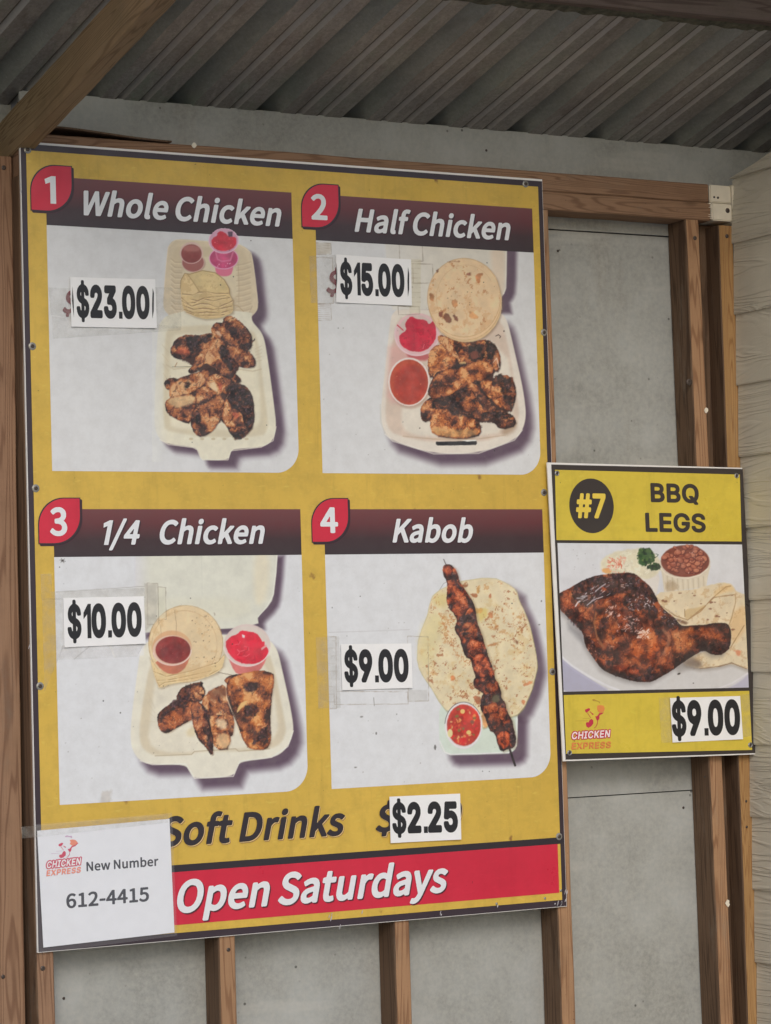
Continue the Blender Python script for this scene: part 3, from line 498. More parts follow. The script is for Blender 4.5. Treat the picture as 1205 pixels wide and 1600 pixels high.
# ================================================================ lettering
GLYPH = {"menu":{" ":[306,[]],"$":[814,[[432,1128,452,1123,472,1102,477,998,488,980,572,950,632,912,680,870,691,834,628,761,592,734,552,740,492,785,452,803,392,810,352,805,312,784,295,761,286,724,296,688,347,633,552,530,634,468,694,377,712,267,692,165,640,84,592,44,480,-7,476,-117,468,-135,432,-153,332,-153,312,-145,293,-117,293,-25,284,-7,192,20,112,58,49,103,32,139,93,231,132,256,152,255,232,203,292,177,372,165,432,173,472,196,492,231,496,267,486,304,480,322,432,369,232,474,152,531,91,614,73,724,91,816,137,889,192,936,293,980,293,1090,300,1108,332,1128]]],"-":[530,[[456,452,458,342,450,324,416,306,56,306,25,324,16,342,19,452,36,471,56,478,416,479,436,473]]],".":[436,[[193,-16,133,-5,93,20,66,57,53,112,64,167,93,206,133,232,193,243,253,229,289,203,315,167,327,112,314,57,286,20,253,-2]]],"/":[591,[[8,-223,-23,-205,-30,-168,377,1038,388,1060,408,1073,528,1074,553,1056,559,1020,153,-187,145,-205,108,-223]]],"0":[814,[[381,-16,301,-8,221,22,161,66,108,130,70,203,42,295,22,496,28,624,43,715,73,806,112,880,161,936,221,978,301,1008,381,1016,461,1007,521,986,598,934,646,880,686,806,715,715,731,624,737,496,731,386,712,276,688,203,641,117,586,57,532,20,461,-7],[381,840,341,831,307,806,266,733,240,605,236,496,247,349,279,240,321,184,381,163,439,185,479,240,512,349,523,496,518,605,492,733,451,806,421,830]]],"1":[600,[[270,0,270,770,90,700,55,880,330,1000,490,1000,490,0]]],"2":[814,[[28,12,14,37,17,128,228,314,368,465,448,596,466,658,470,713,458,768,433,804,388,830,348,837,268,825,208,789,148,737,108,736,12,823,13,859,128,956,248,1005,348,1016,428,1009,488,994,588,937,640,878,683,768,682,640,655,548,584,420,508,323,390,201,408,185,708,181,729,165,736,146,735,37,728,19,688,0,68,0]]],"3":[814,[[273,1009,413,1013,493,997,553,972,633,910,666,861,687,806,693,733,680,660,640,587,581,532,663,459,709,386,727,295,720,221,701,167,673,120,613,60,513,9,433,-11,293,-12,193,8,73,67,13,117,-7,148,8,185,72,258,93,268,133,260,193,212,253,181,353,165,413,173,453,191,486,221,502,258,501,331,461,386,373,420,233,433,213,442,196,477,197,569,213,594,233,604,373,620,445,660,466,697,472,733,453,798,433,817,393,833,313,834,237,806,173,759,133,751,103,770,36,843,30,861,47,898,113,946,193,986]]],"4":[814,[[600,996,620,980,628,951,629,439,640,429,720,429,742,420,762,384,762,293,740,259,640,251,628,238,628,37,620,18,580,0,460,0,426,18,417,37,417,238,400,252,20,252,-14,274,-20,366,-6,402,411,987,440,1000],[400,642,252,439,260,431,400,429,415,439,416,622]]],"5":[814,[[650,998,670,986,683,953,683,861,670,831,630,817,310,816,301,806,289,678,310,668,390,674,510,656,590,620,667,551,708,477,731,349,723,258,698,185,665,130,613,75,562,39,490,6,430,-10,310,-14,230,-2,150,23,70,66,-6,130,-5,167,70,255,110,264,198,203,270,174,330,165,390,171,450,200,485,240,507,295,510,349,500,404,483,441,450,474,410,494,350,502,310,499,190,449,150,461,90,496,74,514,106,971,120,989,150,1000]]],"6":[814,[[409,-16,329,-8,250,20,189,59,137,112,89,185,55,276,36,368,29,477,37,605,61,715,98,806,146,880,209,940,289,986,369,1009,449,1016,532,1008,632,971,723,898,723,861,649,786,609,767,589,771,546,806,489,832,429,835,369,819,310,770,288,733,256,624,269,614,349,645,429,653,549,633,609,606,669,553,717,477,738,404,745,313,740,258,718,185,689,130,649,82,549,13,469,-11],[429,162,469,178,509,223,531,295,529,368,512,423,489,452,449,475,389,482,329,465,269,423,249,398,251,349,278,258,313,203,369,166]]],"C":[927,[[752,45,652,3,552,-15,412,-7,332,16,232,69,172,120,107,203,72,276,41,386,32,496,41,605,70,715,116,806,172,877,242,934,332,982,432,1008,532,1016,612,1007,732,964,792,925,839,880,844,861,832,833,756,752,732,743,702,752,632,802,572,824,472,824,412,806,358,770,311,715,276,642,261,569,256,496,274,368,304,295,372,216,452,180,552,173,632,197,732,270,752,274,788,258,852,191,867,167,857,130]]],"D":[995,[[111,992,131,999,391,1000,511,990,600,969,711,916,771,870,831,795,871,713,898,603,905,494,895,384,871,293,825,201,771,134,691,72,611,35,491,7,131,0,100,18,91,55,91,951,93,969],[331,821,310,804,310,183,451,187,511,202,571,233,640,311,675,420,675,585,639,695,571,770,511,800,451,815]]],"H":[1050,[[890,987,904,951,904,55,895,18,871,2,731,0,691,19,683,55,683,420,671,431,331,431,310,420,310,55,301,18,271,1,131,0,111,8,91,37,91,55,91,951,105,987,131,999,271,999,291,992,308,969,310,622,331,617,678,622,683,951,691,980,711,996,731,1000,851,1000]]],"K":[938,[[911,15,871,0,731,0,697,18,431,440,310,311,310,37,301,18,271,1,251,0,131,0,100,18,91,55,91,951,93,969,111,992,131,999,271,999,291,992,308,969,311,620,652,987,691,1000,831,1000,861,987,873,969,866,932,573,603,911,73,922,37]]],"N":[1043,[[871,995,891,974,896,951,896,55,887,18,871,5,831,0,711,1,681,18,311,604,302,585,303,37,295,18,271,2,131,0,111,8,91,37,91,55,91,951,105,987,151,1000,271,1000,299,987,671,405,682,439,683,969,696,987,731,1000]]],"O":[1069,[[512,-16,412,-8,312,22,232,67,161,130,107,203,65,295,42,386,33,496,40,605,67,715,110,806,167,880,232,936,312,979,412,1008,512,1016,612,1006,692,982,781,934,852,872,902,806,946,715,972,605,980,496,970,386,947,295,905,203,852,130,772,61,692,19,612,-5],[512,172,612,196,686,258,739,368,756,496,738,642,692,736,652,779,612,805,512,828,452,824,412,810,332,752,296,697,275,642,256,496,274,368,326,258,362,221,412,190,452,177]]],"S":[869,[[478,1014,578,993,678,948,758,885,767,861,763,843,698,768,658,745,638,747,558,799,498,821,418,829,358,820,318,801,298,779,289,752,292,715,318,679,347,660,618,547,722,477,758,435,784,386,801,295,796,240,773,167,738,114,698,74,638,34,578,9,498,-10,358,-14,238,11,118,65,34,130,21,148,26,185,114,276,138,284,167,276,258,211,318,186,398,172,478,177,518,190,561,221,577,258,572,313,558,335,518,365,258,474,158,536,89,624,70,678,67,752,91,843,129,898,178,943,225,971,298,999,358,1012]]],"W":[1254,[[3,987,28,999,168,1000,188,994,208,972,328,408,348,420,508,984,548,1000,668,999,688,991,705,969,868,374,996,969,1028,998,1168,999,1194,987,1207,951,1002,37,988,13,948,0,808,0,788,2,764,18,608,572,588,573,435,18,408,1,388,0,248,0,208,18,-11,951]]],"a":[824,[[693,14,653,0,553,0,533,6,493,40,373,-7,253,-13,153,16,81,75,50,130,34,221,47,295,93,369,162,423,233,456,482,514,473,551,453,577,433,590,393,599,313,591,173,529,140,532,118,551,66,642,78,678,153,721,233,752,313,772,393,780,473,775,533,759,593,727,633,690,682,605,703,514,706,39],[488,331,473,344,453,342,353,319,293,294,270,276,250,240,261,185,293,166,353,163,393,173,453,203,480,221,488,240]]],"b":[900,[[99,1070,119,1078,259,1078,287,1062,298,1026,299,731,379,764,439,778,559,773,625,752,687,715,739,664,776,605,803,532,820,404,814,313,791,221,754,148,710,93,659,49,599,15,519,-10,459,-16,359,-1,279,34,239,2,219,0,119,0,86,20,79,57,79,1026,79,1044],[479,595,399,590,301,532,298,221,339,189,399,169,459,169,499,182,529,203,569,258,592,331,594,441,578,514,539,571]]],"c":[752,[[684,76,604,27,524,-2,424,-16,344,-10,264,10,204,39,134,93,89,148,52,221,31,295,24,386,35,477,58,551,100,624,144,674,204,719,270,752,344,773,464,779,584,747,684,678,686,642,604,546,564,543,504,581,444,598,384,591,334,569,294,532,272,496,253,441,247,386,250,331,266,276,299,221,324,198,384,170,444,165,504,180,584,228,624,227,700,130,700,93]]],"d":[902,[[745,1072,765,1047,767,1026,767,57,760,20,725,0,605,2,565,39,485,2,385,-16,305,-10,225,15,165,50,118,93,79,148,48,221,31,295,26,386,32,459,58,551,85,606,144,678,187,715,253,752,325,774,405,780,465,774,545,747,548,1026,559,1062,585,1078,725,1078],[445,596,385,595,325,567,280,514,251,423,251,331,278,240,325,188,385,168,465,177,525,213,548,240,547,551,505,577]]],"e":[812,[[404,781,484,773,544,756,604,724,644,691,704,609,727,551,741,477,740,349,724,323,704,313,264,311,253,295,278,240,304,210,340,185,384,168,444,161,504,168,624,214,664,194,712,112,715,93,704,68,604,16,464,-15,344,-9,284,7,204,42,144,87,91,148,53,221,32,295,25,368,31,459,51,532,87,605,129,660,193,715,264,753,324,772],[256,496,264,480,284,479,524,479,536,496,514,551,484,582,444,599,404,603,344,591,308,569,275,532]]],"f":[500,[[138,1,118,9,100,37,98,582,38,585,7,603,-1,622,2,731,19,750,99,768,102,878,114,932,139,987,198,1050,298,1089,378,1094,458,1084,518,1062,531,1042,498,920,478,903,458,899,398,916,358,916,331,896,320,859,317,768,438,762,458,752,472,731,474,640,465,603,438,586,318,582,317,37,298,9,278,1]]],"h":[885,[[99,1070,119,1078,259,1078,289,1060,298,1024,299,728,439,776,559,774,659,734,700,695,724,658,752,585,764,475,764,37,739,5,599,0,579,2,555,18,546,55,542,512,519,573,499,587,459,594,419,591,379,576,298,512,298,55,289,18,259,1,239,0,119,0,88,18,79,55,79,1024,79,1042]]],"i":[432,[[99,1022,139,1045,179,1052,239,1044,279,1021,306,987,318,932,303,878,279,849,239,825,179,817,139,825,99,847,74,878,60,932,72,987],[259,762,285,750,298,713,297,37,279,9,259,1,119,0,88,18,79,37,80,731,92,750,119,763]]],"k":[809,[[119,1078,259,1078,279,1068,295,1042,299,487,539,754,559,762,719,762,739,752,752,731,744,695,521,439,779,66,786,37,759,4,599,0,579,7,379,294,295,201,295,37,279,11,259,1,119,0,88,18,79,55,79,1024,88,1060]]],"l":[444,[[119,1078,259,1078,287,1062,297,1044,298,167,319,166,349,148,376,39,359,4,299,-14,219,-13,179,-3,140,20,99,73,82,130,79,1026,89,1062]]],"m":[1320,[[1185,18,1159,1,1139,0,1019,0,985,18,977,37,976,457,969,530,939,581,879,594,807,567,746,512,746,55,737,18,699,0,579,0,539,16,528,37,523,512,499,573,479,588,439,595,399,587,359,567,298,512,298,55,289,18,259,1,119,0,99,8,79,37,79,55,79,713,92,750,119,763,239,762,262,750,279,711,339,747,399,770,519,778,599,757,699,687,799,752,879,777,999,772,1039,761,1091,731,1130,695,1159,649,1191,530,1194,55]]],"n":[889,[[739,5,599,0,579,2,555,18,546,55,542,512,519,573,499,587,459,594,419,591,379,576,298,512,298,55,289,18,259,1,239,0,119,0,88,18,79,55,79,713,80,731,99,755,119,763,239,762,262,750,279,710,399,767,459,779,539,777,619,756,659,734,700,695,747,603,761,530,764,37]]],"o":[883,[[404,-16,344,-10,264,12,204,41,137,93,91,148,53,221,32,295,24,386,34,477,57,551,98,624,144,677,204,722,264,753,344,774,424,780,484,774,564,752,624,722,684,676,729,624,770,551,792,477,803,386,795,295,774,221,735,148,690,93,624,42,564,12,484,-10],[404,597,344,582,288,532,256,459,247,368,258,295,294,221,344,181,424,166,484,181,533,221,570,295,581,386,567,477,524,551,470,587]]],"p":[902,[[99,-277,79,-249,79,-231,83,738,119,763,239,762,259,752,279,719,379,764,479,781,559,773,619,754,681,720,738,665,774,610,802,537,820,409,814,318,792,226,759,156,715,98,659,49,579,8,519,-10,439,-16,299,11,297,-249,289,-267,259,-285,119,-285],[419,166,479,174,533,208,571,263,593,336,594,446,576,519,539,570,479,595,439,598,379,581,307,537,298,519,299,224,306,208,339,189]]],"r":[586,[[119,0,99,8,79,37,80,731,92,750,119,763,239,762,262,750,279,710,339,752,399,774,479,780,539,767,568,750,578,731,550,603,519,582,439,592,399,584,350,548,301,475,298,55,289,18,259,1]]],"s":[695,[[17,85,-2,112,-2,130,66,221,97,239,117,238,217,180,297,160,357,161,397,175,417,199,422,221,416,240,377,272,157,363,100,404,69,441,44,496,38,551,57,632,97,691,157,738,217,763,337,780,417,773,477,757,597,695,611,678,611,642,527,551,497,548,397,597,337,606,277,592,257,573,251,551,257,532,297,505,457,445,535,404,580,368,608,331,629,276,631,185,612,130,577,80,517,32,457,5,317,-16,237,-9,157,12,77,47]]],"t":[571,[[150,951,290,950,311,934,318,916,321,770,330,763,490,760,518,733,520,624,510,601,470,585,330,584,318,569,323,203,350,168,370,163,410,165,470,181,505,167,542,57,530,23,510,11,390,-15,290,-10,230,8,190,31,150,72,126,112,103,203,100,569,90,584,30,585,-3,605,-10,715,-5,733,16,752,110,769,121,916,129,934]]],"u":[885,[[88,755,108,763,248,762,268,755,285,733,293,240,320,185,348,172,388,169,428,176,468,197,533,258,535,733,568,762,708,763,735,752,751,715,751,57,744,20,728,6,588,2,561,20,548,52,428,-5,348,-16,288,-12,228,2,188,22,128,75,82,167,70,240,68,715,70,733]]],"w":[1151,[[3,750,50,763,170,763,197,750,209,731,310,374,330,344,444,731,470,759,610,763,650,743,770,349,790,356,893,731,905,750,950,763,1070,762,1090,752,1105,713,905,37,890,12,850,0,710,0,668,18,550,415,426,18,390,0,250,0,210,13,196,37,-10,713]]],"y":[767,[[31,-274,9,-255,4,-237,32,-127,51,-107,71,-101,131,-112,191,-92,236,-36,265,37,-22,695,-27,732,-9,755,11,763,151,763,180,750,371,286,531,740,551,758,571,763,711,760,738,732,733,695,463,-18,411,-129,337,-219,251,-272,191,-287,131,-292]]]},"note":{" ":[306,[]],"-":[521,[[452,439,452,347,446,328,423,311,63,309,43,315,23,347,23,439,32,458,63,472,423,471,444,458]]],"1":[805,[[480,998,502,981,508,963,508,185,520,171,680,168,700,155,708,130,703,19,680,2,660,0,100,5,80,37,80,130,84,148,100,165,280,170,300,176,304,185,304,778,280,787,160,787,140,795,126,815,127,907,140,926,160,934,260,957,360,998]]],"2":[805,[[35,9,20,37,21,111,30,130,235,309,375,462,454,593,478,704,470,759,455,793,435,816,395,839,335,849,275,838,215,806,135,742,95,756,35,811,16,833,15,852,55,897,115,945,235,1001,355,1016,415,1012,495,990,548,963,595,927,658,833,680,722,673,630,642,537,568,407,495,316,368,185,395,174,695,173,712,167,729,130,723,19,695,0,675,0,75,0]]],"4":[805,[[587,1000,607,990,621,963,622,426,727,419,746,407,755,389,755,296,747,272,727,257,647,255,627,251,621,241,621,37,607,10,587,0,467,0,429,19,424,37,424,241,407,255,10,259,-9,278,-13,370,409,981,427,997,447,1000],[407,665,239,426,419,426,424,630,422,648]]],"5":[805,[[657,994,676,965,674,854,660,835,637,827,317,827,297,820,283,669,297,660,357,669,437,667,517,649,577,622,657,552,698,484,719,410,725,335,717,261,693,187,661,132,611,76,557,37,477,3,417,-11,297,-13,197,7,137,30,59,76,-1,132,8,169,77,249,117,252,197,192,257,166,317,155,377,157,437,178,486,224,505,261,518,335,506,410,487,447,457,477,417,498,317,507,177,455,97,499,79,521,117,984,157,1000,637,1000]]],"6":[805,[[416,-16,336,-9,256,18,194,58,140,113,94,187,66,261,43,372,37,484,45,613,70,724,109,817,156,887,216,943,296,988,376,1010,456,1016,556,1001,636,967,710,910,719,872,636,787,616,777,596,779,536,824,476,845,416,844,356,823,307,780,284,743,255,669,244,613,256,601,336,636,416,649,496,642,596,606,656,559,697,502,730,410,738,317,713,187,685,132,639,76,596,41,536,8,476,-10],[436,152,476,171,519,224,536,280,535,372,516,428,483,465,436,485,376,487,316,465,256,418,239,391,243,354,275,243,314,187,376,153]]],"N":[1034,[[878,13,858,1,718,0,685,19,298,641,291,19,278,6,238,0,138,0,104,19,98,963,118,995,258,1000,298,985,678,378,690,407,694,981,718,999,738,1000,858,999,883,981,889,37]]],"b":[891,[[106,1074,246,1080,266,1077,287,1058,291,743,306,729,366,756,446,776,566,767,626,748,686,711,728,669,766,613,794,539,814,391,805,298,786,224,750,150,707,95,646,43,586,10,526,-9,446,-16,366,-3,266,38,246,5,226,0,126,0,90,21,86,1039,89,1058],[406,157,466,159,526,187,571,243,600,335,600,447,583,521,546,575,486,603,426,604,386,593,306,545,291,521,293,206,346,174]]],"e":[804,[[411,777,471,772,551,749,611,714,651,677,691,621,718,558,738,410,728,335,697,317,251,314,243,298,271,235,311,192,351,168,411,152,471,152,531,164,631,204,658,187,701,113,705,76,688,58,631,28,531,-5,431,-16,351,-10,271,11,211,40,141,95,95,150,58,224,38,298,31,372,39,465,60,539,99,613,144,669,211,722,271,752,331,770],[545,484,529,539,503,576,471,598,411,611,351,602,311,580,270,539,244,484,271,472,531,472]]],"m":[1311,[[1182,19,1146,0,1026,0,989,19,978,519,968,556,946,585,886,602,826,586,739,519,733,19,706,1,566,1,546,12,534,37,529,519,506,577,466,599,426,602,356,574,292,519,286,19,266,3,246,0,106,5,86,37,91,741,126,760,226,760,246,756,286,710,346,746,406,769,466,777,526,774,626,738,686,680,806,751,886,775,986,772,1046,753,1086,730,1126,691,1153,648,1184,537]]],"r":[577,[[106,5,86,37,91,741,126,760,226,760,246,756,286,710,346,751,406,772,486,776,546,761,568,741,572,722,546,611,526,592,506,589,446,600,386,586,346,555,297,481,286,19,266,3,246,0]]],"u":[876,[[95,755,235,760,274,743,285,243,294,206,315,176,375,158,415,161,455,177,515,224,540,261,540,724,546,743,575,760,595,760,715,759,738,743,744,724,744,39,735,14,715,1,595,0,565,21,555,62,495,22,435,-3,375,-15,295,-13,215,9,175,32,135,71,94,150,78,224,75,724]]],"w":[1142,[[2,741,37,760,177,758,199,741,317,319,337,342,455,741,477,758,497,760,617,760,637,751,653,722,777,295,904,741,937,760,1077,756,1093,741,1094,704,892,19,857,0,697,1,677,13,557,414,537,415,422,19,397,1,377,0,237,0,217,10,201,37,1,704]]]},"price":{" ":[369,[]],".":[330,[[60,0,60,210,290,210,290,0]]],"0":[996,[[446,1011,546,1002,626,977,706,932,769,873,825,788,858,703,879,601,885,499,879,397,858,295,825,210,768,125,706,68,626,22,546,-2,446,-11,346,-2,266,22,186,67,123,125,66,210,33,295,12,397,6,499,12,601,33,703,66,788,123,873,186,932,266,977,346,1002],[446,768,386,751,344,703,314,618,303,499,314,380,345,295,386,249,446,232,506,250,546,295,577,380,588,499,577,618,547,703,506,750]]],"1":[640,[[330,0,330,700,110,560,110,745,385,1000,565,1000,565,0]]],"2":[996,[[78,12,52,34,38,68,38,153,47,187,478,585,527,646,541,697,532,731,498,758,458,767,398,763,351,731,328,646,298,617,258,605,98,610,58,637,41,680,52,765,82,833,120,884,178,935,238,969,318,997,398,1010,498,1009,578,994,638,973,728,918,801,833,832,748,832,646,811,578,757,493,662,391,511,255,538,244,778,244,818,229,843,204,853,170,853,68,839,34,798,5,758,0,118,0]]],"3":[996,[[97,992,138,1000,738,1000,778,989,811,958,820,924,820,839,807,805,614,618,738,552,807,482,853,380,860,312,855,261,832,193,785,125,718,67,638,26,558,2,458,-11,358,-8,278,6,198,34,127,74,69,125,32,176,5,244,0,312,21,346,58,366,218,370,258,360,293,329,310,278,325,261,358,243,398,235,458,234,518,251,549,278,559,312,546,363,498,399,438,412,298,414,258,427,234,448,220,482,226,601,370,754,138,756,78,775,49,822,49,924,58,958]]],"4":[996,[[630,998,681,969,698,918,685,884,555,697,570,680,690,679,730,663,748,646,761,612,764,425,830,420,882,391,899,357,900,255,893,221,870,195,830,178,770,176,762,170,761,68,750,38,730,17,690,1,550,0,498,17,470,51,466,153,463,170,450,176,70,177,30,189,9,204,-9,238,-10,340,0,374,414,969,470,999],[450,546,370,422,460,425,464,527]]],"5":[996,[[769,987,799,958,808,924,808,822,792,788,773,771,729,756,389,756,372,737,370,720,389,703,509,704,609,681,701,635,777,567,829,482,855,380,849,278,819,193,785,142,729,86,669,45,589,11,509,-6,409,-11,329,-2,249,21,149,76,72,159,46,210,31,278,32,312,49,340,69,355,109,367,269,363,317,329,349,261,389,239,449,234,491,244,535,278,552,312,555,363,529,421,469,458,429,463,369,456,289,418,249,411,109,425,69,445,53,465,46,516,109,958,149,992,189,1000,729,1000]]],"9":[996,[[237,2,201,17,183,34,169,68,174,102,351,323,197,383,140,425,94,476,58,544,40,612,39,697,53,765,85,833,125,884,177,930,244,969,317,996,397,1009,477,1010,557,999,637,973,697,941,757,891,802,833,835,765,850,697,849,612,833,544,797,464,738,374,457,23,437,10,397,0],[497,566,535,595,552,629,554,680,544,714,517,747,479,765,437,769,397,761,357,731,339,697,335,646,345,612,373,578,397,565,437,557]]],"$":[950,[[395,1131,475,1131,515,1121,540,1084,542,1012,675,962,755,909,795,865,825,816,847,727,840,691,815,669,655,664,611,691,593,744,575,766,555,780,541,762,541,602,695,540,787,477,847,387,862,280,841,191,780,102,735,64,675,30,555,-7,541,-23,535,-98,515,-121,475,-131,395,-131,355,-116,340,-95,335,-17,322,-6,205,30,115,87,48,173,16,280,21,316,55,344,215,346,255,322,287,244,315,221,335,221,337,423,195,477,102,548,75,584,52,637,43,727,65,816,113,887,195,952,335,1010,343,1102,361,1119],[335,782,295,746,286,709,295,683,335,654],[555,215,597,244,619,298,606,334,555,364,541,352,541,334,542,227]]]},"sans":{" ":[369,[]],"#":[935,[[762,996,782,984,799,950,767,771,782,753,843,753,882,739,902,699,883,591,870,573,842,559,742,557,725,538,711,448,722,441,802,439,838,412,842,376,816,269,782,249,682,247,669,233,632,36,602,5,462,1,432,18,417,54,450,233,442,244,422,247,342,247,322,242,317,233,282,42,269,18,222,0,102,4,81,18,67,54,99,233,82,247,2,250,-18,260,-36,287,-15,412,22,440,122,441,136,448,155,538,142,557,62,560,25,591,21,609,42,719,62,743,82,751,182,753,197,771,235,968,262,994,382,1000,429,986,447,950,416,771,422,753,522,753,542,753,549,771,582,950,600,986,642,1000],[357,448,382,441,482,442,505,556,379,556]]],"7":[960,[[164,6,136,36,137,72,539,789,524,796,104,799,84,809,65,842,69,968,84,987,124,1000,764,1000,804,988,826,950,822,824,380,36,364,15,324,0]]],"B":[966,[[80,987,120,1000,480,1000,580,991,700,948,749,914,796,860,834,771,839,681,821,609,759,520,819,466,854,412,876,341,879,269,863,197,837,143,800,99,740,55,660,22,540,2,120,0,75,18,60,54,60,950],[305,789,303,627,310,609,500,609,560,631,592,663,602,699,598,735,560,779,480,795,320,796],[304,394,304,215,320,204,540,208,600,225,628,251,640,287,629,341,600,373,563,394,480,407,320,407]]],"E":[892,[[760,993,786,968,790,932,790,842,780,819,760,802,720,796,320,796,305,789,303,627,311,609,720,603,753,573,757,466,740,419,700,403,320,403,305,394,303,233,304,215,320,204,760,200,780,187,795,161,796,54,781,18,740,0,120,0,80,13,60,54,65,968,80,987,120,1000,720,1000]]],"G":[1092,[[421,-3,321,25,241,65,161,129,101,204,56,293,29,400,22,526,35,633,61,719,101,796,161,871,241,935,321,976,421,1004,521,1012,621,1004,761,960,821,924,881,875,932,812,962,759,987,687,988,651,977,633,941,615,781,618,757,633,720,705,691,741,621,786,561,801,501,802,404,777,361,749,319,705,289,651,271,597,263,454,277,382,299,328,356,257,421,217,521,197,621,211,701,260,737,311,747,346,561,351,517,364,498,400,498,508,520,544,561,554,941,554,981,538,997,508,988,311,965,239,921,164,861,100,781,46,701,13,621,-5,521,-12]]],"L":[842,[[100,997,260,998,285,986,300,962,304,215,320,204,700,204,740,197,760,179,768,143,765,36,740,8,700,0,120,0,80,13,63,36,60,950,78,986]]],"Q":[1118,[[961,-69,921,-84,781,-84,744,-66,681,8,521,-12,441,-6,361,11,285,41,221,80,161,131,103,203,57,292,29,400,22,525,35,633,63,722,114,812,181,888,261,946,341,982,441,1006,541,1012,641,1001,732,973,821,925,891,866,941,804,985,722,1014,633,1026,543,1024,436,1009,346,976,256,934,185,872,113,974,-13,976,-48],[541,802,481,800,421,783,341,730,308,686,282,633,262,525,272,400,290,346,321,294,356,256,401,226,501,198,516,203,430,310,426,346,441,369,481,384,630,382,661,364,721,293,741,313,766,364,787,471,778,597,760,651,730,704,698,740,645,776]]],"S":[947,[[497,1010,637,979,697,950,757,906,796,863,826,809,845,737,837,691,797,666,637,671,617,686,597,741,570,773,517,798,437,808,377,801,315,773,288,737,293,683,317,662,377,635,657,556,757,500,808,450,841,397,859,325,857,253,835,181,802,128,757,81,697,41,637,15,557,-6,457,-15,357,-11,217,25,157,57,97,106,54,164,31,217,17,289,30,325,77,344,219,343,250,325,277,253,297,231,357,201,437,191,517,199,577,225,617,271,615,325,577,356,537,373,257,451,137,518,83,576,56,630,45,683,48,755,63,809,94,863,137,910,197,952,257,980,337,1002]]]},"logo":{"C":[1063,[[669,6,469,-9,286,42,147,151,51,333,33,570,89,762,209,908,389,996,569,1011,749,965,889,861,969,715,979,661,949,626,789,624,669,776,589,808,509,814,369,768,283,661,255,533,267,388,321,279,409,210,529,186,634,206,709,257,758,351,789,376,929,378,975,351,954,242,884,133,789,56]]],"E":[883,[[768,10,128,0,79,18,68,945,88,990,728,1000,772,982,782,855,748,810,308,807,295,782,308,602,708,601,739,582,749,545,744,436,708,410,296,400,297,200,748,192,788,145,787,36]]],"H":[1076,[[928,10,768,0,728,24,721,400,688,414,308,414,295,400,288,24,248,0,108,1,79,18,68,945,88,990,248,1000,288,976,295,618,308,607,708,607,721,618,728,976,768,1000,908,999,938,982,948,55]]],"I":[651,[[551,5,51,1,12,36,11,145,29,182,171,193,182,218,181,800,51,808,15,836,12,964,51,999,531,1000,571,979,571,829,531,807,409,800,409,200,531,193,571,171,578,36]]],"K":[977,[[908,7,708,6,388,406,297,327,285,18,228,0,108,1,79,18,68,945,88,990,248,1000,288,976,308,620,688,993,888,1000,921,982,921,927,549,564,922,73,931,36]]],"N":[1089,[[88,990,268,1000,308,982,728,380,735,964,788,1000,908,1000,951,982,961,55,948,16,908,0,728,11,308,609,295,36,248,0,108,1,79,18,68,945]]],"P":[934,[[88,10,68,55,79,982,128,1000,488,999,608,982,688,950,784,873,840,764,850,618,806,491,728,407,628,356,528,335,300,327,285,18,248,0],[297,800,301,527,508,528,590,564,627,673,588,770,488,807]]],"R":[943,[[88,990,568,992,688,954,789,873,848,745,847,600,788,476,691,400,888,59,868,8,668,7,448,353,297,345,285,18,228,0,108,1,79,18,68,945],[297,800,295,564,308,547,528,553,608,598,625,709,578,782,488,807]]],"S":[938,[[525,1007,665,966,765,893,828,784,827,693,785,675,645,679,573,784,445,819,313,784,282,748,280,693,345,641,625,561,753,493,837,384,847,239,798,130,685,37,525,-11,345,-9,205,32,105,103,43,202,32,311,65,334,225,331,305,212,445,179,585,217,621,257,627,311,565,368,285,448,145,521,65,631,58,766,109,875,225,965,365,1007]]],"X":[992,[[6,10,-13,36,-4,73,331,509,18,927,18,982,66,1000,226,996,466,682,706,991,906,992,926,964,917,927,606,509,936,73,936,18,906,1,726,6,466,343,206,7]]]}}
def text_loops(font, s, p0, p1, cap, shear=0., space=0.):
    """outlines of s, baseline from p0 to p1 (x, z), cap height cap"""
    f = GLYPH[font]; x = 0; raw = []
    adv = sum(f[c][0]/1000+space for c in s)
    for ch in s:
        a, Ls = f[ch]
        for L in Ls: raw.append([(x+L[i]/1000, L[i+1]/1000) for i in range(0, len(L), 2)])
        x += a/1000+space
    sh = [[(u+shear*v, v) for u, v in L] for L in raw]
    # fit the ink to the baseline span: left ink edge at v=0 side, right ink edge
    xs0 = [u for L in raw for u, v in L]; mn, mx = min(xs0), max(xs0)
    d = Vector((p1[0]-p0[0], p1[1]-p0[1])); W_ = d.length; ux = d.normalized()
    out = []
    k = W_/(mx-mn)
    for L in raw:
        out.append([(p0[0]+ux.x*(u-mn)*k + shear*v*cap, p0[1]+ux.y*(u-mn)*k + v*cap) for u, v in L])
    return out
def group_glyphs(loops):
    """split into outer outlines each with its holes, so that tessellation stays clean"""
    def area(L): return sum(a[0]*b[1]-b[0]*a[1] for a, b in zip(L, L[1:]+L[:1]))/2
    def inside(p, L):
        r = False
        for a, b in zip(L, L[1:]+L[:1]):
            if (a[1] > p[1]) != (b[1] > p[1]) and p[0] < (b[0]-a[0])*(p[1]-a[1])/(b[1]-a[1])+a[0]: r = not r
        return r
    dep = [sum(inside(L[0], M) for M in loops if M is not L) for L in loops]
    res = []
    for i, L in enumerate(loops):
        if dep[i] % 2 == 0:
            res.append([L]+[M for j, M in enumerate(loops) if dep[j] == dep[i]+1 and inside(M[0], L)])
    return res
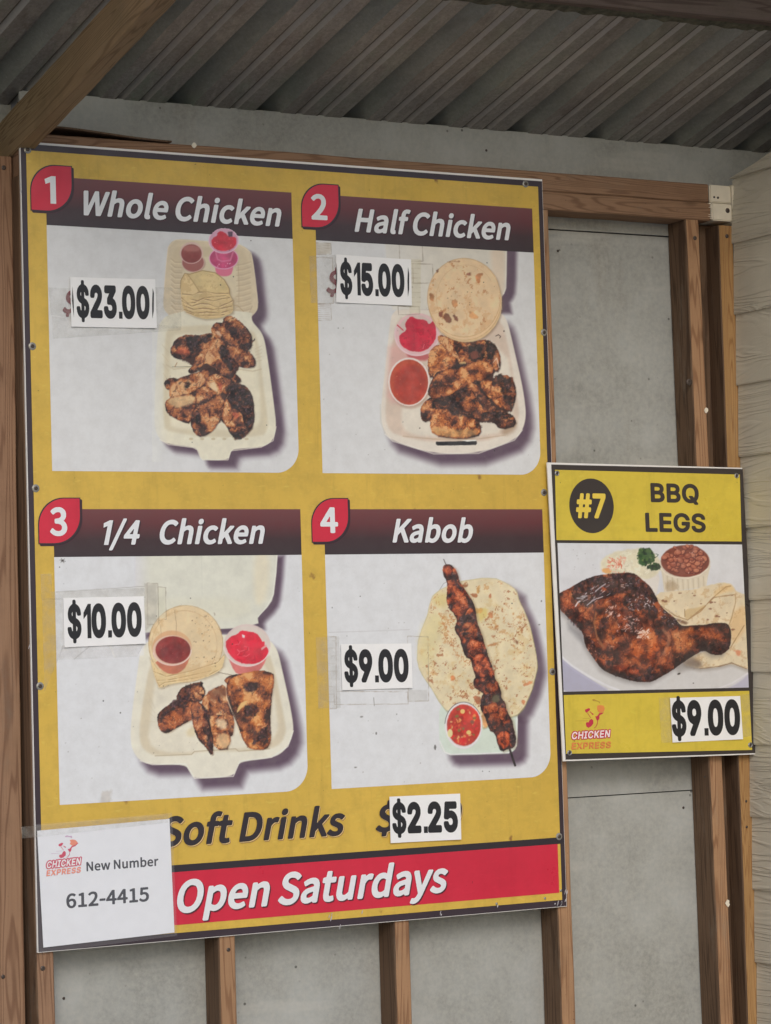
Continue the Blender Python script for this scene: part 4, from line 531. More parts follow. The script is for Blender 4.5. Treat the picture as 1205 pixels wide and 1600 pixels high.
def sheets(name, loops, y, mat, parent=None, label=None, dx=0, dz=0):
    V = []; F = []
    for grp in group_glyphs(loops):
        pl = [[Vector((p[0]+dx, p[1]+dz, 0)) for p in L] for L in grp]
        tr = tessellate_polygon(pl); o = len(V); vv = [v for L in pl for v in L]
        V += [(v.x, y, v.y) for v in vv]
        for t in tr:
            a, b, c = (vv[i] for i in t); n = (b-a).cross(c-a).z
            if abs(n) < 1e-14: continue
            F.append(tuple(i+o for i in (t if n > 0 else t[::-1])))
    return mesh(name, V, F, mat, parent, label)
def text_px(name, font, s, L, Rr, topy, y, mat, parent, shear=0., space=0., label=None, shadow=None, sdx=.0016, sdz=-.0016, grow=0):
    p0 = at(*L, y); p1 = at(*Rr, y)
    cap = at(L[0], topy, y).z - p0.z
    # the right end of sheared text lies shear*x-height to the right of its baseline end
    loops = text_loops(font, s, (p0.x, p0.z), (p1.x-shear*cap*(.72 if shear else 0), p1.z), cap, shear, space)
    if shadow is not None:
        for q, (mm, f) in enumerate(shadow):
            sheets(name+'_shadow', loops, y+.0003-.0001*q, mm, parent, dx=sdx*f, dz=sdz*f)
    return sheets(name, loops, y, mat, parent, label)

# ================================================================ the painter: printed photographs as fine coloured grids
class Noise:
    def __init__(s, seed): s.t = np.random.RandomState(seed).rand(256, 256)
    def __call__(s, x, y):
        xi = np.floor(x).astype(int); yi = np.floor(y).astype(int); fx = x-xi; fy = y-yi
        fx = fx*fx*(3-2*fx); fy = fy*fy*(3-2*fy); t = s.t
        a = t[yi % 256, xi % 256]; b = t[yi % 256, (xi+1) % 256]; c = t[(yi+1) % 256, xi % 256]; d = t[(yi+1) % 256, (xi+1) % 256]
        return (a*(1-fx)+b*fx)*(1-fy)+(c*(1-fx)+d*fx)*fy
    def f(s, x, y, sc, o=4, g=.55):
        r = 0; k = 1; n = 0
        for i in range(o):
            r = r+k*s(x/sc+i*17.3, y/sc+i*9.1); n += k; k *= g; sc /= 2.03
        return r/n
N1, N2, N3 = Noise(1), Noise(2), Noise(3)
def sstep(a, b, x):
    t = np.clip((x-a)/(b-a), 0, 1); return t*t*(3-2*t)
def P_(ox, oy, s, *v):
    return [(ox+v[i]/s, oy+v[i+1]/s) for i in range(0, len(v), 2)]
def chaikin(P, n=1):
    for _ in range(n):
        Q = []
        for a, b in zip(P, P[1:]+P[:1]):
            Q += [(.75*a[0]+.25*b[0], .75*a[1]+.25*b[1]), (.25*a[0]+.75*b[0], .25*a[1]+.75*b[1])]
        P = Q
    return P
class Painter:
    def __init__(s, X, Y, c):
        s.X = X; s.Y = Y; s.C = np.zeros(X.shape+(3,)); s.C[:] = c
        s.nz = (N1.f(X, Y, 9, 4)-.5); s.nf = (N2.f(X, Y, 2.4, 2)-.5)
    def box(s, P, pad):
        a = np.array(P); x0, y0 = a.min(0)-pad; x1, y1 = a.max(0)+pad
        return (s.X > x0) & (s.X < x1) & (s.Y > y0) & (s.Y < y1)
    def sd(s, P, m):
        x = s.X[m]; y = s.Y[m]; d = np.full(x.shape, 1e9); ins = np.zeros(x.shape, bool)
        for (x0, y0), (x1, y1) in zip(P, P[1:]+P[:1]):
            dx, dy = x1-x0, y1-y0; L = dx*dx+dy*dy
            if L < 1e-9: continue
            t = np.clip(((x-x0)*dx+(y-y0)*dy)/L, 0, 1)
            d = np.minimum(d, (x-x0-t*dx)**2+(y-y0-t*dy)**2)
            if dy: ins ^= ((y0 > y) != (y1 > y)) & (x < dx*(y-y0)/dy+x0)
        d = np.sqrt(d); return np.where(ins, d, -d)
    def put(s, m, a, c):
        a = a[..., None]; s.C[m] = s.C[m]*(1-a)+np.asarray(c, float)*a
    def fill(s, P, c, feather=.7, jit=0., sm=0, al=1., var=0.):
        if sm: P = chaikin(P, sm)
        m = s.box(P, feather+jit*2+2); d = s.sd(P, m)+s.nz[m]*jit*2+s.nf[m]*jit
        cc = np.array(c, float)[None]*(1+(N3.f(s.X[m], s.Y[m], 14, 4)-.5)*var*2)[:, None] if var else c
        s.put(m, sstep(-feather, feather, d)*al, cc); return m, d
    def line(s, pts, w, c, al=1., feather=.6, jit=0):
        a = np.array(pts); m = s.box(pts, w+feather+2+jit); x = s.X[m]; y = s.Y[m]; d = np.full(x.shape, 1e9)
        for (x0, y0), (x1, y1) in zip(pts, pts[1:]):
            dx, dy = x1-x0, y1-y0; L = dx*dx+dy*dy+1e-9
            t = np.clip(((x-x0)*dx+(y-y0)*dy)/L, 0, 1); d = np.minimum(d, (x-x0-t*dx)**2+(y-y0-t*dy)**2)
        d = np.sqrt(d)+s.nz[m]*jit
        s.put(m, sstep(w/2+feather, max(0, w/2-feather), d)*al, c)
    def ell(s, cx, cy, rx, ry, c, feather=.7, al=1., rot=0., jit=0., var=0.):
        P = [(cx+rx*math.cos(t)*math.cos(rot)-ry*math.sin(t)*math.sin(rot), cy+rx*math.cos(t)*math.sin(rot)+ry*math.sin(t)*math.cos(rot)) for t in np.linspace(0, 2*math.pi, 28, endpoint=False)]
        return s.fill(P, c, feather, jit, al=al, var=var)
    def ring(s, cx, cy, rx, ry, w, c, al=1., a0=0, a1=360, jit=0):
        s.line([(cx+rx*math.cos(R(t)), cy+ry*math.sin(R(t))) for t in np.linspace(a0, a1, 30)], w, c, al, jit=jit)
    def shadow(s, P, dx, dy, blur, c, al=1.):
        Q = [(x+dx, y+dy) for x, y in P]
        m = s.box(Q, blur+2); d = s.sd(Q, m); s.put(m, sstep(-blur, blur, d)*al, c)
    def meat(s, P, bias=0., seed=0, jit=1.3, grain=5., rim=4., tint=(1, 1, 1), contrast=1., hi=.5, stretch=(1, 1), light=None, soft=0):
        P = chaikin(P, 1)
        m = s.box(P, 5); d = s.sd(P, m)+.9+s.nz[m]*jit*2+s.nf[m]*jit*.8
        x = s.X[m]*stretch[0]+seed*37.7; y = s.Y[m]*stretch[1]+seed*11.3
        wx = (N2.f(x, y, 8, 3)-.5)*9; wy = (N3.f(x+50, y, 8, 3)-.5)*9
        n = N1.f(x+wx, y+wy, grain*2.4, 4, .52); f = N2.f(x+wx, y+wy, grain*.6, 3, .7); rg = 1-abs(2*N3.f(x+wx, y+wy, grain*1.7, 3)-1)*2.2
        rnd = sstep(0, rim, d) if not soft else np.full(d.shape, .9)
        a = np.array(P); cx = (s.X[m]-a[:, 0].mean())/(np.ptp(a[:, 0])+1); cy = (s.Y[m]-a[:, 1].mean())/(np.ptp(a[:, 1])+1)
        t = .50+bias+(n-.5)*1.75*contrast+(f-.5)*.35*contrast+(rnd-.8)*.26-cy*.26-cx*.14
        t -= np.clip(rg-.74, 0, 1)*.8
        if light is not None:
            lx, ly, lr, lk = light; t = t+lk*np.exp(-((s.X[m]-lx)**2+(s.Y[m]-ly)**2)/lr**2)
        stops = [(0., (40, 28, 31)), (.2, (58, 36, 34)), (.36, (92, 52, 42)), (.52, (134, 78, 54)), (.68, (168, 102, 62)), (.84, (190, 128, 82)), (1., (208, 162, 116))]
        xs = [q for q, _ in stops]; cc = np.stack([np.interp(t, xs, [c[i] for _, c in stops])*tint[i] for i in range(3)], -1)
        sp = (f > .74) & (t > .4); cc[sp] = cc[sp]*(1-hi*.5)+np.array((232, 212, 188))*hi*.5
        s.put(m, sstep(-.7, .7, d) if not soft else sstep(-1, soft, d)*.85, cc)
        r = random.Random(int(seed*7+3)); (x0, y0), (x1, y1) = a.min(0), a.max(0); k = int((x1-x0)*(y1-y0)/26)
        for _ in range(min(k, 120)):
            x, y = r.uniform(x0, x1), r.uniform(y0, y1)
            ins = False
            for (ax, ay), (bx, by) in zip(P, P[1:]+P[:1]):
                if (ay > y) != (by > y) and x < (bx-ax)*(y-ay)/(by-ay)+ax: ins = not ins
            if not ins: continue
            th = r.uniform(0, 3.14); L_ = r.uniform(.6, 3.4)
            col, al_ = r.choice([((52, 32, 30), .75), ((52, 32, 30), .75), ((70, 38, 34), .6), ((216, 176, 136), .6), ((196, 122, 78), .6), ((150, 66, 46), .5)])
            s.line([(x-L_*math.cos(th), y-L_*math.sin(th)), (x+r.uniform(-.8, .8), y+r.uniform(-.8, .8)), (x+L_*math.cos(th+.4), y+L_*math.sin(th+.4))], r.uniform(.4, 1.3), tuple(c*q for c, q in zip(col, tint)), al_*hi*1.3, .6, 1.2)
        return m, d
    def char(s, P, c=(40, 30, 33), al=.95, jit=2.2, seed=0):
        P = chaikin(P, 1)
        m = s.box(P, 6); x = s.X[m]; y = s.Y[m]
        d = s.sd(P, m)+s.nz[m]*jit*3.4+s.nf[m]*jit*2.2
        f = N2.f(x+seed*9, y, 3.2, 3, .7)
        cc = np.array(c, float)[None]*(1+1.1*(f-.5)*2)[:, None]+np.array((34, 14, 4.))[None]*sstep(.5, .72, N1.f(x, y, 5, 4))[:, None]*1.6
        s.put(m, sstep(-1.6, 2.2, d)*al, np.clip(cc*(1+.35*sstep(.6, .8, f))[:, None], 18, 120))
    def specks(s, P, n, c, rmin=.5, rmax=1.2, al=.8, seed=1):
        a = np.array(P); x0, y0 = a.min(0); x1, y1 = a.max(0); r = random.Random(seed)
        for _ in range(n):
            s.ell(r.uniform(x0, x1), r.uniform(y0, y1), r.uniform(rmin, rmax), r.uniform(rmin, rmax), c, .5, al*r.uniform(.5, 1), rot=r.random()*3, jit=.4)
    def spots(s, P, thr, sc, c, al=.9, seed=0, soft=.05, inset=2.):
        P = chaikin(P, 1); m = s.box(P, 2); d = s.sd(P, m); x = s.X[m]+seed*31; y = s.Y[m]+seed*13
        n = N1.f(x, y, sc, 5, .68); g = N3.f(x, y, sc*3.2, 2)
        s.put(m, sstep(thr, thr+soft, n*.72+g*.38)*sstep(0, inset, d)*al, c)
PX_STEP = .00138
def proj_arr(x, y, z):
    dx, dy, dz_ = x-CAM.x, y-CAM.y, z-CAM.z
    zz = dx*_F.x+dy*_F.y+dz_*_F.z
    return 602.5+FPX*(dx*_R.x+dy*_R.y+dz_*_R.z)/zz, 800-FPX*(dx*_U.x+dy*_U.y+dz_*_U.z)/zz
M_pic = None
def pic_mat():
    m, t, b = newmat('printed_photograph')
    vc = nn(t, 'ShaderNodeVertexColor', layer_name='ink'); v = coords(t, rnd=False)
    c = mix(t, ramp(t, noise(t, v, 30, 6, .7), [(.4, 0.), (.8, .22)]), vc.outputs[0], (.30, .28, .26))
    vo = nn(t, 'ShaderNodeTexVoronoi'); vo.inputs['Scale'].default_value = 42; t.links.new(v, vo.inputs['Vector'])
    g = ramp(t, noise(t, v, 8, 2), [(.58, 0.), (.62, 1.)])
    c = mix(t, mix(t, 1., ramp(t, vo.outputs['Distance'], [(.05, .8), (.09, 0.)]), g, 'MULTIPLY'), c, (.05, .045, .045))
    t.links.new(c, b.inputs['Base Color']); b.inputs['Roughness'].default_value = .36
    bump(t, b, noise(t, v, 5, 3), .25, .004)
    return m
M_pic = pic_mat()
def picture(name, x0, x1, z0, z1, y, paintfn, parent, corner=0., label=None, corners=None, bgc=(205, 205, 207), keep=None):
    """grid of coloured cells; corner = radius of the rounded lower right corner"""
    nx = int((x1-x0)/PX_STEP)+1; nz = int((z1-z0)/PX_STEP)+1
    U, V = np.meshgrid(np.linspace(0, 1, nx+1), np.linspace(0, 1, nz+1))
    if corners is None: Xw = x0+(x1-x0)*U; Zw = z0+(z1-z0)*V
    else:
        (ax, az), (bx, bz), (cx, cz), (dx, dz_) = corners      # bl br tr tl
        Xw = (ax*(1-U)+bx*U)*(1-V)+(dx*(1-U)+cx*U)*V; Zw = (az*(1-U)+bz*U)*(1-V)+(dz_*(1-U)+cz*U)*V
    if corner:
        # pull the lower right corner in onto its arc
        cx, cz = x1-corner, z0+corner
        q = (Xw > cx) & (Zw < cz); ddx = Xw-cx; ddz = cz-Zw; mxv = np.maximum(ddx, ddz); rr_ = np.sqrt(ddx**2+ddz**2)+1e-9
        Xw = np.where(q, cx+ddx*mxv/rr_, Xw); Zw = np.where(q, cz-ddz*mxv/rr_, Zw)
    X, Y = proj_arr(Xw, y, Zw)
    p = Painter(X, Y, bgc); paintfn(p)
    C = np.clip(p.C, 8, 250)/255; C = np.where(C <= .04045, C/12.92, ((C+.055)/1.055)**2.4)*GAIN
    C = np.clip(C, 0, .88)
    nv = (nx+1)*(nz+1); co = np.stack([Xw, np.full_like(Xw, y), Zw], -1).reshape(-1, 3)
    me = bpy.data.meshes.new(name); me.vertices.add(nv); me.vertices.foreach_set('co', co.ravel())
    i = (np.arange(nz)[:, None]*(nx+1)+np.arange(nx)[None]).ravel()
    F = np.stack([i, i+1, i+nx+2, i+nx+1], -1)
    if keep is not None: F = F[keep(X, Y).ravel()[F[:, 0]]]
    me.loops.add(F.size); me.loops.foreach_set('vertex_index', F.ravel().astype(np.int32))
    me.polygons.add(len(F)); me.polygons.foreach_set('loop_start', (np.arange(len(F))*4).astype(np.int32))
    me.update(calc_edges=True); me.validate()
    at_ = me.color_attributes.new('ink', 'FLOAT_COLOR', 'POINT')
    at_.data.foreach_set('color', np.concatenate([C.reshape(-1, 3), np.ones((nv, 1))], 1).astype(np.float32).ravel())
    return link(name, me, M_pic, parent, label)

# ================================================================ the four menu photographs (painted in the ink of the board)
SHD = (80, 60, 78)
CUPW = (214, 200, 202)
def paint1(p):
    A = lambda *v: P_(230, 350, 5.995, *v)
    B = lambda *v: P_(235, 490, 5.995, *v)
    lid = A(150,760, 160,600, 178,400, 195,220, 220,175, 265,148, 330,142, 560,160, 860,188, 930,222, 975,270, 995,350, 1015,520, 1040,740, 1036,800, 1010,838, 975,870, 985,900, 200,900, 205,850, 165,815)
    tray = B(165,10, 110,60, 70,130, 50,500, 35,1000, 50,1110, 90,1175, 160,1222, 400,1250, 440,1272, 458,1310, 470,1350, 490,1372, 728,1374, 745,1320, 760,1285, 800,1268, 1040,1252, 1120,1215, 1165,1150, 1180,1040, 1165,900, 1120,560, 1075,260, 1045,180, 1000,125, 960,80, 945,30, 965,-20, 400,-40)
    for P, q in ((lid, 1.), (tray, 1.)):
        p.shadow(P, 15, 14, 8, SHD, .55*q); p.shadow(P, 11, 10, 6, SHD, .9)
    p.fill(lid, (205, 190, 162), 1.0, sm=1, var=.05)
    p.fill(A(235,330, 250,240, 300,205, 860,232, 930,290, 960,420, 988,740, 960,835, 290,832, 232,770), (198, 182, 153), 2.5, sm=1)
    p.line(A(232,760, 290,830, 700,850, 955,838, 985,770), 1., (170, 150, 122), .7)
    p.fill(A(325,330, 560,300, 835,330, 865,750, 340,830), (207, 194, 166), 2, sm=1)
    for k in range(10):
        y = 325+k*49
        p.line(A(225, y, 262, y+32, 325, y+34), 1.3, (178, 158, 128), .65); p.line(A(222, y+12, 258, y+46, 320, y+48), 1.2, (222, 210, 184), .6)
        p.line(A(838, y+60, 900, y+50, 970, y+28), 1.3, (180, 160, 130), .6); p.line(A(838, y+74, 905, y+66, 972, y+44), 1.1, (220, 208, 182), .5)
    p.line(A(850,330, 860,520, 860,745), .9, (172, 150, 120), .6)
    p.line(A(160,600, 176,400, 196,220, 265,150, 560,163, 870,195, 975,270, 1015,520, 1038,740), 1.3, (222, 208, 182), .6)
    m, d = p.fill(tray, (215, 210, 190), 1.0, sm=2, var=.04)
    # the left of the tray melts into the white panel
    q = p.box(tray, 3); k = sstep(62+205, 235, p.X[q])*.7; C0 = p.C[q]; mm = k*sstep(470, 520, p.Y[q]); p.C[q] = C0*(1-mm[:, None])+np.array((210, 211, 208))*mm[:, None]
    p.fill(B(140,200, 130,500, 120,1060, 190,1110, 600,1165, 1050,1150, 1092,1095, 1105,1020, 1050,600, 1010,250, 960,150, 600,100, 180,130), (202, 192, 166), 3, sm=1)
    p.fill(B(190,250, 170,1040, 260,1085, 900,1090, 1020,1050, 1040,900, 1000,300, 900,180, 250,180), (214, 207, 184), 4, sm=1, var=.05)
    p.line(B(150,480, 220,520, 400,500, 700,500, 960,540, 1040,520), 2.0, (186, 172, 142), .6)
    for k in range(5):
        p.line(B(110+k*4, 350+k*90-60, 170, 420+k*90-60), 1., (190, 176, 148), .5); p.line(B(985, 330+k*30, 1045, 300+k*34), 1., (188, 174, 146), .5)
    for k in range(12): p.ell(*B(330+k*52, 1168+(k % 2)*6)[0], 3.2, 1.8, (186, 172, 140) if k % 2 else (224, 216, 196), .8, .8)
    p.line(B(90,1178, 170,1226, 400,1254, 440,1276, 470,1345, 490,1368, 728,1370, 755,1285, 1040,1250, 1150,1190, 1178,1060), 1.6, (230, 224, 206), .7)
    # sauce cups in the lid
    def cup(cx, cy, rx, ry, cy2, rx2, ry2, col, rim, col2):
        cx_, cy_ = A(cx, cy)[0]; c2 = A(cx+15, cy2)[0]
        p.ell(c2[0], c2[1], rx2/6, ry2/6, col2, .8, .9); p.ring(c2[0], c2[1], rx2/6, ry2/6, 1.1, rim, .7)
        p.ell(cx_, cy_, rx/6, ry/6, rim, .8, .55); p.ell(cx_, cy_+1, rx/6-1.6, ry/6-1.6, col, .9, .95, var=.18); p.ring(cx_, cy_, rx/6, ry/6, 1.2, rim, .9)
    p.ell(*A(440, 370)[0], 18, 14, (150, 110, 98), 1.5, .5)
    cup(415, 272, 106, 98, 360, 104, 88, (134, 62, 60), (206, 172, 168), (150, 84, 80))
    p.fill(A(330,220, 400,190, 500,220, 480,260, 350,255), (176, 116, 108), 2, .5, 1, .7)
    p.fill(A(628,330, 645,470, 690,490, 760,490, 800,460, 815,330), (206, 110, 136), 1, sm=1)
    p.ell(*A(718, 325)[0], 22.5, 16.5, (186, 66, 112), 1, .95, var=.25); p.ring(*A(718, 322)[0], 22.5, 16.5, 1.4, (216, 160, 190))
    p.line(A(640,250, 660,330, 700,350, 780,340, 810,250), 2.5, (214, 130, 160), .6)
    p.ell(*A(717, 157)[0], 23, 19.5, (200, 150, 174), .9, .9)
    p.fill(A(598,190, 610,135, 660,110, 655,85, 690,62, 740,90, 760,115, 830,120, 842,180, 800,235, 720,258, 640,240), (196, 48, 66), .9, .8, 1, var=.22)
    p.fill(A(755,75, 800,70, 800,120, 765,120), (86, 60, 82), .8, .5); p.specks(A(610,140, 820,140, 820,240, 610,240), 9, (226, 110, 120), .4, 1.2)
    p.ring(*A(717, 157)[0], 23, 19.5, 1.3, (224, 182, 202)); p.specks(A(640,370, 790,370, 790,400, 640,400), 6, (240, 220, 230), .5, 1.1)
    # folded tortillas
    tor = A(310,600, 318,520, 350,460, 400,468, 520,434, 640,455, 720,520, 768,600, 775,660, 800,710, 806,780, 800,830, 740,862, 640,885, 540,890, 450,868, 345,815, 320,700)
    p.shadow(tor, 2, 2, 3, (120, 96, 66), .5)
    p.fill(tor, (204, 180, 132), .9, .6, 1, var=.08)
    p.fill(A(380,470, 520,434, 640,455, 720,520, 768,610, 760,640, 640,640, 500,620), (206, 184, 134), 1.5, .4, 1, var=.1)
    p.fill(A(312,600, 345,468, 380,470, 490,630, 440,665, 340,655), (214, 190, 142), 1.2, .4, 1)
    p.line(A(312,600, 316,530, 352,462, 400,470, 520,436, 640,457, 722,522, 768,600, 772,655), 1., (140, 106, 66), .75)
    p.line(A(380,472, 430,540, 490,632), 1.2, (158, 126, 84), .8)
    for (pts, w) in ((A(330,655, 430,665, 480,640, 560,635, 640,650, 760,650), 1.2), (A(320,690, 380,740, 450,735, 520,700, 620,720, 700,700, 770,690), 1.3), (A(325,720, 420,770, 500,745, 580,750, 660,780, 760,740, 800,720), 1.2),
                     (A(335,760, 430,800, 520,790, 620,800, 700,790, 790,770), 1.5), (A(345,800, 440,835, 560,825, 680,835, 800,800), 1.3), (A(370,825, 470,862, 600,855, 720,850), 1.1), (A(400,700, 470,720, 540,690, 640,680, 740,670), 1.)):
        p.line(pts, w, (134, 98, 66), .75, jit=2.2); p.line([(x, y+1.4) for x, y in pts], 1., (230, 208, 164), .6, jit=2.)
    p.spots(tor, .56, 5, (176, 146, 100), .35)
    p.line(A(775,660, 812,720, 800,760, 850,765, 905,820), .8, (160, 130, 90), .6)
    # chicken
    p.fill(B(230,400, 420,300, 600,200, 760,100, 900,200, 940,430, 840,480, 780,600, 900,720, 930,900, 860,1100, 700,1000, 560,1050, 440,1040, 260,940, 180,860, 240,700, 420,640, 520,560), (64, 40, 36), 2, 3, 1, var=.4)
    for (P, b, sd, g) in (
        (B(180,350, 240,240, 360,195, 420,215, 580,180, 602,215, 560,265, 470,300, 400,400, 300,432, 215,400), .0, 1, 4),
        (B(570,150, 600,105, 640,85, 690,100, 690,30, 770,28, 840,80, 905,150, 955,215, 940,340, 850,345, 750,290, 690,245, 600,222), .04, 2, 4),
        (B(125,640, 200,600, 250,615, 190,690, 160,712), -.1, 3, 3),
        (B(180,740, 198,660, 280,600, 440,560, 535,515, 560,560, 500,660, 400,720, 320,785, 230,798, 183,785), .16, 4, 6),
        (B(540,600, 640,560, 740,610, 755,680, 700,745, 600,770, 500,700), .2, 5, 4),
        (B(430,720, 520,680, 640,740, 560,800, 440,850, 400,790), .1, 6, 3.5),
        (B(140,830, 200,780, 360,750, 430,790, 420,880, 380,1030, 280,1000, 150,930), .1, 7, 4.5),
        (B(420,440, 480,300, 560,248, 640,230, 720,300, 765,430, 772,560, 740,612, 640,560, 560,480, 520,448, 445,540, 370,556, 355,535, 410,480), .12, 8, 4.5),
        (B(700,290, 800,310, 900,350, 970,400, 988,470, 960,505, 840,500, 770,440), .02, 9, 4),
        (B(755,600, 800,565, 850,620, 830,650, 770,650), .0, 10, 3),
        (B(380,960, 440,850, 600,790, 660,750, 705,860, 640,1000, 590,1090, 480,1158, 420,1120, 385,1040), .1, 11, 5),
        (B(650,980, 690,900, 700,760, 740,860, 860,910, 960,1000, 940,1100, 820,1180, 760,1140, 720,1050), .02, 12, 4),
        (B(670,720, 760,660, 850,655, 930,720, 962,820, 972,960, 945,1105, 880,1040, 860,920, 770,880, 730,790), -.3, 13, 5)):
        p.shadow(chaikin(P, 1), 1.2, 1.4, 2.2, (66, 44, 36), .7)
        p.meat(P, b, sd, grain=g)
    p.fill(B(160,800, 300,760, 425,770, 420,830, 330,860, 260,890, 180,850), (206, 178, 134), 2.5, 2.2, 1, .75, var=.2)
    p.fill(B(560,640, 610,640, 640,720, 620,740, 560,700), (218, 196, 160), 1.5, 1.5, 1, .8)
    p.fill(B(600,170, 640,160, 680,210, 640,215), (222, 190, 158), 1.5, 1.5, 1, .8)
    p.fill(B(240,330, 340,310, 380,370, 330,390, 250,380), (206, 96, 66), 3, 1.5, 1, .6); p.fill(B(630,640, 680,660, 660,740, 640,700), (196, 86, 66), 2, 1, 1, .6); p.fill(B(770,920, 840,940, 810,990, 775,960), (190, 84, 60), 2, 1, 1, .6)
    p.meat(B(425,440, 500,330, 540,330, 500,430, 430,500), .22, 21, grain=3, rim=2)
    for (P, s) in ((B(300,240, 360,195, 420,215, 580,180, 592,215, 540,262, 470,300, 400,388, 372,340, 325,290), 1), (B(810,290, 900,270, 960,250, 988,225, 950,300, 925,352, 850,335), 2), (B(650,290, 700,290, 770,450, 830,480, 762,565, 700,480, 645,390), 3),
                   (B(310,650, 360,630, 395,660, 330,722), 4), (B(385,935, 450,900, 492,960, 470,1060, 405,1035), 5), (B(690,720, 760,662, 850,657, 925,722, 958,820, 970,960, 945,1100, 895,1030, 905,940, 860,900, 775,870, 745,790), 6),
                   (B(760,1140, 830,1100, 912,1105, 880,1160, 820,1180, 775,1165), 7), (B(360,545, 375,520, 430,530, 440,545, 375,556), 8), (B(200,610, 250,605, 270,630, 215,640), 9), (B(765,160, 800,170, 795,200, 765,195), 10), (B(440,820, 560,800, 620,770, 560,830, 450,860), 11)):
        p.char(P, seed=s, jit=1.6)
    p.line(B(790,690, 830,760, 880,860), 1.2, (92, 70, 62), .5, jit=2); p.specks(B(100,560, 500,560, 500,620, 100,620), 5, (60, 50, 40), .4, .8)
    p.line(B(205,500, 400,495), .7, (90, 80, 60), .7); p.line(B(230,500, 250,460), 1.4, (150, 110, 70), .7)

def tapepaint(p, x0, y0, x1, y1, seed=0, ln=(128, 112, 96)):
    r = random.Random(seed)
    p.line([(x0, y0), (x1, y0+1), (x1+1, y1), (x0+1, y1+1), (x0, y0)], .6, ln, .5, jit=1.5)

def cup_over(p):
    paint1(p)

